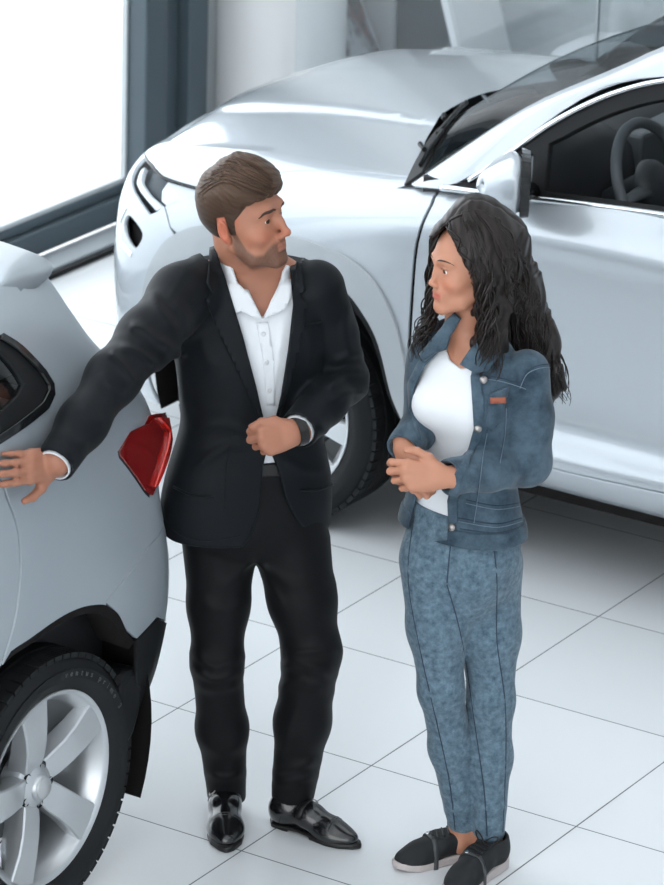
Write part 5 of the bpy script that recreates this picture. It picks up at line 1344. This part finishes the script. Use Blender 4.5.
# ================================================================== the woman
WOM = (1.06, -1.56)
wf = Fig(WOM)
wom = thing('person', 'woman with long dark curls in a denim jacket and faded jeans, hands held together', 'person', (*WOM, 0), VIEW_YAW)
def denim(name, c0, c1, sc, lo=.3, hi=.7, det=8):
    m = mat(name, c1, .78, sheen=.15, spec=.3); n, r = noise_color(m, c0, c1, sc, det, lo, hi, rough=.7); bump(m, 700, .12, .001); return m
M_den = denim('blue_denim', (.013, .031, .050), (.088, .140, .185), 14, .33, .72)
M_jean = denim('faded_denim', (.030, .064, .098), (.165, .245, .305), 62, .30, .70, 12)
M_dstitch = mat('pale_stitching', (.16, .22, .28), .7); M_dseam = mat('dark_denim_seam', (.018, .035, .058), .75)
M_top = mat('white_jersey', (.74, .77, .80), .75, sheen=.15)
M_whair = mat('black_brown_hair', (.014, .010, .009), .36, spec=.3); use_vcol(M_whair)
M_snk = mat('black_knit', (.010, .012, .014), .8); bump(M_snk, 500, .3, .002)
M_snk2 = mat('dark_suede', (.013, .022, .026), .75); M_sole = mat('grey_pink_sole', (.50, .45, .44), .6)
JW = {k: wf.at(*v) for k, v in dict(
    sR=(440, 350, .08), eR=(428, 410, .03), wR=(404, 448, -.10), sL=(527, 372, -.07), eL=(527, 462, -.06), wL=(450, 477, -.20),
    hR=(434, 560, -.02), kR=(441, 690, -.035), aR=(463, 820, .03), hL=(487, 565, .03), kL=(491, 700, .01), aL=(489, 830, .0), nk=(466, 332, .015)).items()}
HC_W = wf.at(469, 264, -.015); WS_ = .925
HR_W = rot('Z', 180 - 68) @ rot('X', -2) @ rot('Y', 3)
headw = place(head_sdf(False), HC_W, HR_W, WS_)
TW = -.75                                               # trunk turned to the left of the viewer
T_W = [(.74, -.010, .0, .155, .115, TW), (.82, -.012, .0, .165, .118, TW), (.90, -.014, .0, .155, .108, TW), (1.0, -.016, .0, .132, .094, TW), (1.06, -.018, .0, .128, .092, TW), (1.14, -.020, -.003, .138, .102, TW),
       (1.20, -.022, -.004, .148, .110, TW), (1.26, -.022, .002, .152, .100, TW), (1.31, -.022, .008, .145, .082, TW), (1.345, -.022, .014, .115, .066, TW), (1.385, -.020, .02, .060, .052, TW)]
torso_w = lambda p: sd_stack(p, T_W, k=2.2)
nk_w = lambda p: sd_path(p, [JW['nk'] + [.01, .03, -.05], JW['nk'] + [.004, .012, .03], HC_W + HR_W @ np.array([0, -.022, -.055])*WS_], [.056, .047, .046], .03)
arm_w = lambda p: smin(sd_path(p, [JW['sR'], JW['eR'], JW['wR']], [.046, .038, .026], .03), sd_path(p, [JW['sL'], JW['eL'], JW['wL']], [.046, .038, .026], .03), .01)
leg_w = lambda p: smin(sd_path(p, [JW['hR'], JW['kR'], JW['aR']], [.062, .042, .030], .03), sd_path(p, [JW['hL'], JW['kL'], JW['aL']], [.062, .042, .030], .03), .02)
# hands: the left one over the right, thumb and bent fingers crossing
hbR = hand_bones([(48, 70, 40), (46, 72, 40), (48, 72, 40), (52, 70, 40)], (3, 0, -3, -6), ((.018, .022, -.006), (.034, .050, -.016), (.034, .080, -.026), (.026, .100, -.032)), .92)
HRcw = wf.at(404, 448, -.105); HRRw = frame_axis(np.array([-.70, -.62, .30]), np.array([.22, -.66, -.72])) @ np.diag([-1., 1, 1])
hbL = hand_bones([(28, 62, 40), (44, 70, 40), (50, 72, 40), (54, 72, 40)], (3, 0, -3, -6), ((.020, .020, .0), (.044, .044, .005), (.057, .074, .006), (.058, .100, .002)), .94)
HLcw = wf.at(445, 477, -.212); HLRw = frame_axis(np.array([.10, -.88, .46]), np.array([-.93, -.30, .20]))
handRw = place(hand_sdf(hbR, .92, .027), HRcw, HRRw); handLw = place(hand_sdf(hbL, .94, .027), HLcw, HLRw)
def wom_skin(p):
    d = smax(inset(torso_w, .022)(p), .90 - p[:, 2], .02); d = smin(d, sd_ell(p, (-.01, .0, .85), (.10, .085, .13)), .04)
    d = smin(d, arm_w(p), .02); d = smin(d, leg_w(p), .03); d = smin(d, near(nk_w, (JW['nk'] + HC_W)/2, .22)(p), .03)
    d = smin(d, near(headw, HC_W, .19)(p), .018)
    d = smin(d, near(handRw, HRcw + HRRw @ np.array([0, .07, 0]), .16)(p), .004); d = smin(d, near(handLw, HLcw + HLRw @ np.array([0, .07, 0]), .16)(p), .004)
    for s in 'RL': d = smin(d, sd_path(p, [JW['a'+s], JW['a'+s] + [0, .004, -.035], JW['a'+s] + [-.004, -.01, -.06]], [.030, .030, .026], .02), .02)
    return d
SKW = np.array((.48, .225, .142))
def wom_tint(V):
    h = (V - HC_W) @ HR_W/WS_; x, y, z = np.abs(h[:, 0]), h[:, 1], h[:, 2]; C = np.tile(SKW, (len(V), 1)); inh = (np.abs(h) < .16).all(1)
    ss = lambda a, lo, hi: np.clip((a - lo)/(hi - lo), 0, 1)
    ck = np.exp(-(((x - .042)/.02)**2 + ((z + .036)/.02)**2))*(y > .03); C += np.array((.05, -.015, -.01))*ck[:, None]
    lip = (x < .024)*ss(y, .082, .09)*np.exp(-((z + .0675)/.0080)**2)*inh; C = C*(1 - .85*lip[:, None]) + np.array((.45, .10, .085))*.85*lip[:, None]
    lash = np.exp(-(((x - .0315)/.014)**2)**2)*np.exp(-((z - .0042)/.0018)**2)*(y > .06)*inh; C = C*(1 - .8*lash[:, None]) + np.array((.02, .012, .01))*.8*lash[:, None]
    return C
sdf_obj('body', wom_skin, (-.30, -.42, .02), (.30, .30, 1.76), .003, M_skin, wom, smooth=1, color=wom_tint)
eyes(wom, HC_W, HR_W, WS_, HR_W @ np.array([.05, 1, -.12]))
brow(wom, headw, HC_W, HR_W, WS_, [(.012, .094, .0235), (.026, .090, .0275), (.040, .078, .026), (.050, .062, .019)], mat('black_brow', (.03, .02, .016), .7), .0024)
# jeans
wfold = folds(wf, [([(420, 690), (440, 698), (462, 694)], 5, .003), ([(470, 700), (492, 706), (512, 700)], 5, .003), ([(442, 788), (452, 794), (470, 790)], 5, .006), ([(443, 806), (455, 810), (472, 806)], 5, .005), ([(474, 806), (488, 810), (508, 804)], 5, .004),
                   ([(440, 775), (448, 780), (456, 776)], 4, .005), ([(405, 565), (425, 575), (445, 582)], 5, .003), ([(450, 582), (480, 572), (515, 570)], 5, .003), ([(500, 615), (512, 610), (520, 606)], 5, .003)])
def jeans(p):
    def leg(s, r):
        a, k, h = JW['a'+s], JW['k'+s], JW['h'+s]; c = k*.55 + a*.45
        return sd_path(p, [h, (h + k)/2 + [0, -.006, 0], k, c + [0, .012, 0], a + [0, 0, -.004]], r, .03)
    d = smin(leg('R', [.083, .070, .051, .050, .0375]), leg('L', [.085, .072, .053, .051, .0385]), .008)
    d = smin(d, sd_stack(p, [(.64, -.012, .004, .05, .05, TW), (.72, -.010, .004, .11, .095, TW), (.79, -.010, .004, .138, .112, TW), (.87, -.012, .002, .140, .108, TW), (.96, -.014, .0, .126, .094, TW)]), .03)
    d = smax(d, p[:, 2] - .945, .003); d = smax(d, -(p[:, 2] - np.where(p[:, 0] < (JW['aR'][0] + JW['aL'][0])/2, JW['aR'][2] - .022, JW['aL'][2] - .020)), .003)
    return d - wfold(p)
je = sdf_obj('jeans', jeans, (-.26, -.26, .04), (.26, .26, .98), .0045, M_jean, wom)
for L in ([(413, 520), (408, 580), (420, 650), (436, 720), (449, 780), (455, 830)], [(492, 530), (497, 580), (497, 640), (505, 700), (506, 760), (503, 832)], [(447, 585), (462, 640), (474, 720), (484, 790), (487, 836)], [(452, 530), (449, 560), (447, 583)]):
    seam(wf, 'jeans_seam', jeans, L, M_dseam, je, .0022, -.0012)
# white top
def top(p):
    d = smin(inset(torso_w, .012)(p), sd_ell(p, JW['nk'] + [-.06, -.075, -.155], (.060, .044, .052)), .05) 
    d = smin(d, sd_ell(p, JW['nk'] + [.045, -.10, -.155], (.058, .040, .052)), .05)
    q = wf.px(p); d = smax(d, -np.maximum(sd_poly(q, [(440, 330), (450, 360), (462, 369), (476, 366), (486, 345), (480, 310), (450, 310)])*MPP, p[:, 1] - .02), .004)
    return smax(d, np.maximum(p[:, 2] - 1.34, .885 - p[:, 2]), .004)
tp = sdf_obj('top', top, (-.24, -.26, .86), (.22, .2, 1.36), .004, M_top, wom)
# jacket
JO = [(448, 322), (447, 345), (437, 352), (423, 366), (414, 388), (415, 410), (421, 440), (424, 470), (416, 500), (406, 540), (447, 541), (448, 524), (452, 490), (470, 455), (474, 430), (472, 400), (471, 375), (474, 360), (478, 345), (482, 318)]
jwf = folds(wf, [([(536, 440), (522, 456), (500, 462)], 5, .006), ([(545, 455), (530, 470), (512, 476)], 4, .006), ([(505, 462), (512, 478), (508, 492)], 4, .005), ([(472, 466), (480, 478), (476, 490)], 4, .004), ([(490, 462), (494, 476), (490, 492)], 4, .003), ([(552, 430), (545, 445), (532, 452)], 5, .005),
                 ([(512, 360), (520, 376), (515, 398)], 5, .004), ([(500, 410), (506, 425), (500, 445)], 4, .003), ([(405, 420), (412, 428), (418, 440)], 4, .004), ([(400, 435), (408, 442), (416, 448)], 3, .003), ([(545, 380), (540, 410), (545, 430)], 6, .003)])
d2L = JW['wL'] - JW['eL']; d2L /= np.linalg.norm(d2L); d2R = JW['wR'] - JW['eR']; d2R /= np.linalg.norm(d2R)
def wj_solid(p):
    d = torso_w(p) - .006
    sl = sd_path(p, [JW['sL'], (JW['sL'] + JW['eL'])/2 + [.004, 0, 0], JW['eL'], JW['eL']*.5 + JW['wL']*.5, JW['wL'] + d2L*.02], [.053, .054, .053, .047, .041], .03)
    sr = sd_path(p, [JW['sR'], (JW['sR'] + JW['eR'])/2, JW['eR'], JW['wR'] + d2R*.02], [.052, .046, .044, .039], .03)
    d = smin(d, smax(sl, (p - JW['wL']) @ d2L - .004, .004), .012); d = smin(d, smax(sr, (p - JW['wR']) @ d2R - .0, .004), .016)
    d = smax(d, .885 - p[:, 2], .006)
    return d - jwf(p)
def wjacket(p):
    d = wj_solid(p); q = wf.px(p)
    body = np.minimum(inset(torso_w, -.03)(p), 9)
    cut = np.maximum(np.maximum(sd_poly(q, JO)*MPP, p[:, 1] - .01), (JW['sR'][0]*0) + body)
    slv = sd_path(p, [JW['sL'], JW['eL'], JW['wL'] + d2L*.03], [.062, .057, .048], .02)
    slr = sd_path(p, [JW['sR'], JW['eR'], JW['wR'] + d2R*.03], [.058, .052, .046], .02)
    d = smax(d, -np.maximum(cut, .004 - np.minimum(slv, slr)), .004)
    cu = sd_cone(p, JW['wL'] - d2L*.04, JW['wL'] + d2L*.05, .034, .034); d = smax(d, -cu, .003)
    cu = sd_cone(p, JW['wR'] - d2R*.03, JW['wR'] + d2R*.05, .033, .033); d = smax(d, -cu, .003)
    ne = np.maximum(np.linalg.norm((p - JW['nk'] - [-.005, .0, .0])[:, :2], axis=1) - .062, JW['nk'][2] - .04 - p[:, 2]); d = smax(d, -ne, .005)
    return smax(d, p[:, 2] - 1.43, .006)
wjk = sdf_obj('denim_jacket', wjacket, (-.30, -.36, .85), (.30, .28, 1.46), .004, M_den, wom)
# waistband, front bands, pocket, seams, buttons
def wband(p): return smax(smax(torso_w(p) - .011, -(torso_w(p) + .002), .002), np.abs(p[:, 2] - .905) - .020, .004)
def wband2(p):
    q = wf.px(p); return smax(wband(p), -np.maximum(sd_poly(q, JO)*MPP, p[:, 1] - .02), .003)
sdf_obj('waistband', wband2, (-.24, -.22, .86), (.22, .22, .95), .0032, M_den, wjk)
drape(wf, 'button_band', wj_solid, [(471, 376), (480, 374), (484, 400), (483, 432), (474, 452), (463, 478), (458, 500), (458, 522), (449, 526), (448, 500), (455, 475), (468, 450), (474, 428)], M_den, wjk, .004, .006)
drape(wf, 'button_band', wj_solid, [(414, 388), (424, 366), (438, 352), (434, 349), (419, 362), (408, 384), (410, 410), (418, 440), (421, 440), (415, 410)], M_den, wjk, .004, .006)
drape(wf, 'chest_pocket', wj_solid, [(490, 396), (506, 390), (503, 418), (492, 432), (486, 424)], M_den, wjk, .004, .006)
drape(wf, 'pocket_flap', wj_solid, [(489, 394), (508, 386), (506, 396), (499, 404), (488, 404)], M_den, wjk, .008, .006)
drape(wf, 'leather_tab', wj_solid, [(490, 397), (504, 396), (504, 402), (490, 403)], mat('rust_leather', (.30, .085, .045), .6), wjk, .012, .005)
for L in ([(486, 376), (500, 378), (518, 383), (526, 386)], [(520, 385), (527, 371), (540, 365), (553, 364)], [(487, 430), (482, 460), (477, 500), (474, 520)], [(506, 405), (505, 430), (500, 460)], [(466, 500), (496, 506), (520, 503)], [(458, 518), (496, 524), (522, 518)], [(460, 529), (496, 533), (522, 527)]):
    seam(wf, 'jacket_seam', wj_solid, L, M_dseam, wjk, .0015, .0)
    seam(wf, 'topstitching', wj_solid, [(a, b + 3.2) for a, b in L], M_dstitch, wjk, .0008, .0012)
for px in ((484, 380), (478, 428), (453, 527)):
    P = wf.cast(wj_solid, np.array([px]))[0]; N = grad_sdf(wj_solid, P[None], .004)[0]; b = MB(); b.lathe([(0, .008), (.006, .007), (.009, .004), (.009, -.004)], 16, frame_of(P + N*.004, N)); b.build('jacket_button', mat('copper_button', (.35, .33, .32), .35, .9), wjk, smooth=True, world=False, auto=40)
for c, d, r in ((JW['wL'] - d2L*.018, d2L, .0435), (JW['wR'] - d2R*.018, d2R, .0415)):
    b = MB(); b.lathe([(r - .007, -.022), (r, -.022), (r + .001, 0), (r, .022), (r - .003, .024), (r - .007, .022)], 32, frame_of(c, d), closed=True); b.build('jacket_cuff', M_den, wjk, smooth=True, world=False, auto=50)
# collar standing open
big_w = lambda p: smin(wj_solid(p) - .004, nk_w(p) - .010, .03)
drape(wf, 'jacket_collar', big_w, [(448, 322), (456, 312), (462, 318), (452, 336), (448, 350), (436, 354), (426, 362), (422, 356), (432, 344), (440, 334)], M_den, wjk, .012, .008)
drape(wf, 'jacket_collar', big_w, [(462, 366), (472, 350), (484, 340), (498, 344), (500, 356), (488, 372), (476, 374)], M_den, wjk, .014, .008)
# sneakers
def sneaker(heel, toe, nm):
    ft = Foot(heel, toe); k = ft.L/.262
    def up(p):
        q = ft.loc(p)/k
        d = sd_ell(q, (.042, 0, .050), (.046, .034, .050)); d = smin(d, sd_path(q, [(.05, 0, .062), (.12, 0, .056), (.185, 0, .036), (.225, 0, .028)], [.035, .035, .031, .020], .03), .03)
        d = smin(d, sd_ell(q, (.185, 0, .026), (.066, .043, .027)), .02); d = smin(d, sd_cone(q, (.05, 0, .06), (.045, 0, .100), .035, .036), .02)
        d = smax(d, .020 - q[:, 2], .003); d = smax(d, q[:, 2] - (.094 - .12*(q[:, 0] - .045)), .003)
        return smax(d, -sd_cone(q, (.045, 0, .07), (.045, 0, .14), .030, .033), .003)*k
    u = sdf_obj('sneaker', up, ft.h + [-.30, -.30, -.01], ft.h + [.30, .30, .13], .003, M_snk, wom)
    def so(p):
        q = ft.loc(p)/k; w = np.interp(q[:, 0], [-.008, .0, .02, .06, .11, .17, .20, .235, .255, .262], [.0, .022, .034, .037, .035, .043, .044, .034, .018, .0])
        d2 = np.maximum((np.abs(q[:, 1]) - w)*.8, np.maximum(-.006 - q[:, 0], q[:, 0] - .262)); h = np.interp(q[:, 0], [0, .06, .14, .22, .26], [.034, .028, .024, .024, .030])
        return smax(d2, np.maximum(q[:, 2] - h, np.interp(q[:, 0], [.2, .262], [0, .010]) - q[:, 2]), .005)*k
    sdf_obj('sole', so, ft.h + [-.30, -.30, -.01], ft.h + [.30, .30, .05], .003, M_sole, u)
    def dropz(L):
        P = ft.to(np.array(L)*k)
        for _ in range(50): P[:, 2] -= np.clip(up(P)*.8, -.002, .02)
        return P
    la = mat('black_lace', (.012, .012, .013), .6)
    for i, x in enumerate((.095, .112, .129, .146)):
        y = np.linspace(-.022, .022, 14); b = MB(); b.tube(dropz([(x + .006*np.sin(a*70), a, .2) for a in y]) + [0, 0, .002], .0026, 6); b.build('lace', la, u, smooth=True, world=False)
    for sg in (1, -1):
        c = dropz([(.094, 0, .2)])[0]; t = np.linspace(0, 2*PI, 22); L = np.array([c + ft.R @ np.array([.012*math.sin(a)*0 - .006*(1 - math.cos(a)), sg*.016*(1 - math.cos(a)), .010*(1 - math.cos(a)) + .010*math.sin(a)]) for a in t])
        b = MB(); b.tube(L, .0018, 6); b.build('lace_bow', la, u, smooth=True, world=False)
    y = np.linspace(-.045, .045, 24); P = dropz([(.150, a, .2) for a in y]); b = MB(); b.tube(P + [0, 0, .001], .007, 6, flat=.3, up=(0, 0, 1)); b.build('eyelet_strap', mat('grey_strap', (.05, .055, .06), .5), u, smooth=True, world=False)
    P = dropz([(.150, -.016, .2)]); b = MB(); b.lathe([(0, .003), (.005, .003), (.006, 0), (.006, -.002)], 12, frame_of(P[0] + [0, 0, .002], grad_sdf(up, P)[0])); b.build('eyelet', mat('steel_eyelet', (.6, .6, .6), .25, 1.), u, world=False)
sneaker((.062, .060), (-.150, -.040), 'near'); sneaker((.118, .020), (-.020, -.185), 'far')
# long curls: a soft mass with ringlets over it
def wcap(p): return smin(smin(sd_ell(p, (0, -.014, .033), (.072, .090, .086)), sd_ell(p, (0, .022, .0), (.063, .066, .088)), .03), 9, 0)
A_ = lambda px, py, y: wf.at(px, py, y)
locks = [([(474, 215, .02), (500, 240, .05), (512, 290, .07), (530, 340, .09), (552, 386, .09)], [.045, .062, .064, .060, .030]), ([(470, 215, -.02), (488, 250, -.02), (494, 300, -.02), (490, 345, -.05), (490, 378, -.075)], [.030, .040, .038, .036, .014]),
         ([(480, 220, .04), (508, 290, .10), (530, 345, .12), (548, 385, .12)], [.05, .06, .05, .022])]
LK = [(np.array([A_(*q) for q in P]), R) for P, R in locks]
def whair(p):
    h = (p - HC_W) @ HR_W/WS_; x, y, z = h[:, 0], h[:, 1], h[:, 2]
    zm = np.interp(y, [-.12, -.02, .0, .022, .034, .05, .066, .082, .10], [-.12, -.12, -.115, -.10, -.03, .02, .052, .066, .070])
    c = smax(wcap(h)*WS_ - .024, zm - z, .012)
    part = .010*np.exp(-((x + .014)/.004)**2)*(z > .07); c = c + part
    for P, R in LK: c = smin(c, sd_path(p, P, R, .03), .04)
    u = p[:, 2]; rel = .0030*np.sin(p[:, 0]*150 + 2.0*np.sin(u*42) + p[:, 1]*60) + .002*np.sin(p[:, 0]*310 + 2.5*np.sin(u*60 + 1) - p[:, 1]*90)
    face = np.maximum(sd_poly(wf.px(p), [(446, 226), (436, 236), (428, 250), (420, 290), (438, 312), (468, 312), (474, 300), (472, 282), (464, 262), (455, 245)])*MPP, p[:, 1] - .015)
    c = smax(c, -face, .014)
    return c - rel*np.clip((.12 - z)/.15, .25, 1)
def whair_tint(V):
    n = .5 + .5*np.sin(V[:, 0]*300 + 2*np.sin(V[:, 2]*50)); return ramp3((.010, .0075, .007), (.024, .017, .015), n)
hw = sdf_obj('hair', whair, (-.22, -.25, 1.16), (.26, .28, 1.76), .0032, M_whair, wom, smooth=0, color=whair_tint)
rg = random.Random(11)
def curl(path, r0, turns, amp, ph, n=64):
    L = curve2(np.array([A_(*q) for q in path]), n); t = np.linspace(0, 1, n); T = np.gradient(L, axis=0); T /= np.linalg.norm(T, axis=1, keepdims=True)
    a = np.array([.9, -.3, .1]); N = a - T*(T @ a)[:, None]; N /= np.linalg.norm(N, axis=1, keepdims=True); B = np.cross(T, N)
    am = amp*np.clip(t*2.2, 0, 1)[:, None]; th = (2*PI*turns*t**1.15 + ph)[:, None]
    return L + am*(np.cos(th)*N + np.sin(th)*B), r0*np.clip(1.15 - t**3, .12, 1)*np.clip(t*6 + .5, 0, 1)
def bundle(name, specs):
    b = MB()
    for path, r0, tn, amp, ph in specs:
        L, r = curl(path, r0, tn, amp, ph); b.tube(L, r, 6)
    o = b.build(name, M_whair, hw, smooth=True, world=False); vcol(o, np.tile((.016, .012, .0105), (len(b.V), 1)))
sp = []
for i in range(210):                                    # behind the shoulder and down the back
    t = rg.random(); x0 = 455 + 45*rg.random(); x1 = 496 + 72*t + rg.uniform(-4, 4); y1 = 345 + 55*math.sin(min(1, t*1.1)*PI*.62) + rg.uniform(-18, 10)
    dy = rg.uniform(-.055, .05); sp.append(([(x0, 212 + abs(x0 - 474)*.25, -.02 + dy*.6), (484 + 26*t + rg.uniform(-6, 6), 255, .0 + dy), ((490 + x1)/2 + 8*t, 305, .045 + dy + .03*t), (x1, y1, .06 + dy + .05*t)], rg.uniform(.0022, .0042), rg.uniform(2.2, 4), rg.uniform(.006, .014), rg.uniform(0, 6.3)))
for i in range(60):                                     # the lock in front of the near shoulder
    t = rg.random(); x1 = 478 + 22*t; dy = rg.uniform(-.03, .03)
    sp.append(([(462 + 14*t, 220, -.05 + dy), (474 + 14*t, 262, -.06 + dy), (482 + 12*t, 312, -.08 + dy), (x1, 358 + 26*rg.random(), -.11 + dy*.6)], rg.uniform(.002, .0036), rg.uniform(2.2, 4), rg.uniform(.006, .013), rg.uniform(0, 6.3)))
for i in range(46):                                     # far side of the face, falling on the other shoulder
    t = rg.random(); dy = rg.uniform(-.02, .03)
    sp.append(([(464 - 10*t, 212, .0 + dy), (438 - 4*t, 232, .02 + dy), (430 + 6*rg.random(), 280, .03 + dy), (432 - 10*t + rg.uniform(-4, 4), 322, .02 + dy), (426 - 16*t + rg.uniform(-4, 4), 342 + 20*rg.random(), -.02 + dy)], rg.uniform(.0018, .003), rg.uniform(2.5, 4.2), rg.uniform(.006, .014), rg.uniform(0, 6.3)))
bundle('curls', sp)
# wavy strands lying on the mass, from the parting down and over the crown
b = MB()
for i in range(230):
    t = rg.random(); s0 = rg.random()
    if i < 120:
        a0 = (462 + 22*t, 209 + 6*abs(t - .5)); L = [a0, (470 + 42*t, 236 + 6*rg.random()), (476 + 50*t, 275), (478 + 62*t, 318), (480 + 74*t + rg.uniform(-3, 3), 346 + 34*t + 10*s0)]
    elif i > 165: L = [(474 - 8*t, 205 + 3*t), (456 - 8*t, 209 + 8*s0), (443 - 4*t, 219 + 10*s0), (434 + 3*t, 234 + 8*s0), (431, 248 + 8*s0)]
    else: L = [(463 + 6*t, 212), (452 - 4*t, 221 + 5*s0), (449 + 10*t, 240 + 8*s0), (462 + 9*t, 268), (474 + 5*t, 300)]
    L = curve2(L, 46); q = np.linspace(0, 1, 46); ph = rg.uniform(0, 6.3); wv = (2.2 + 2.2*t)*np.clip(q*1.6, .1, 1)
    L = L + np.stack([wv*np.sin(q*rg.uniform(22, 34) + ph), 0*q], 1)
    P = wf.cast(whair, L, -.6); N = grad_sdf(whair, P, .006); ok = np.linalg.norm(np.diff(P, axis=0), axis=1).max() < .05
    if not ok: continue
    b.tube(P + N*(.0012 + .004*np.clip(np.sin(q*28 + ph + 1.6), 0, 1)*np.clip(q*2 - .5, 0, 1))[:, None], rg.uniform(.0016, .0030)*np.clip(1.1 - q**4, .2, 1), 5)
o = b.build('curls', M_whair, hw, smooth=True, world=False); vcol(o, np.tile((.018, .0135, .012), (len(b.V), 1)))
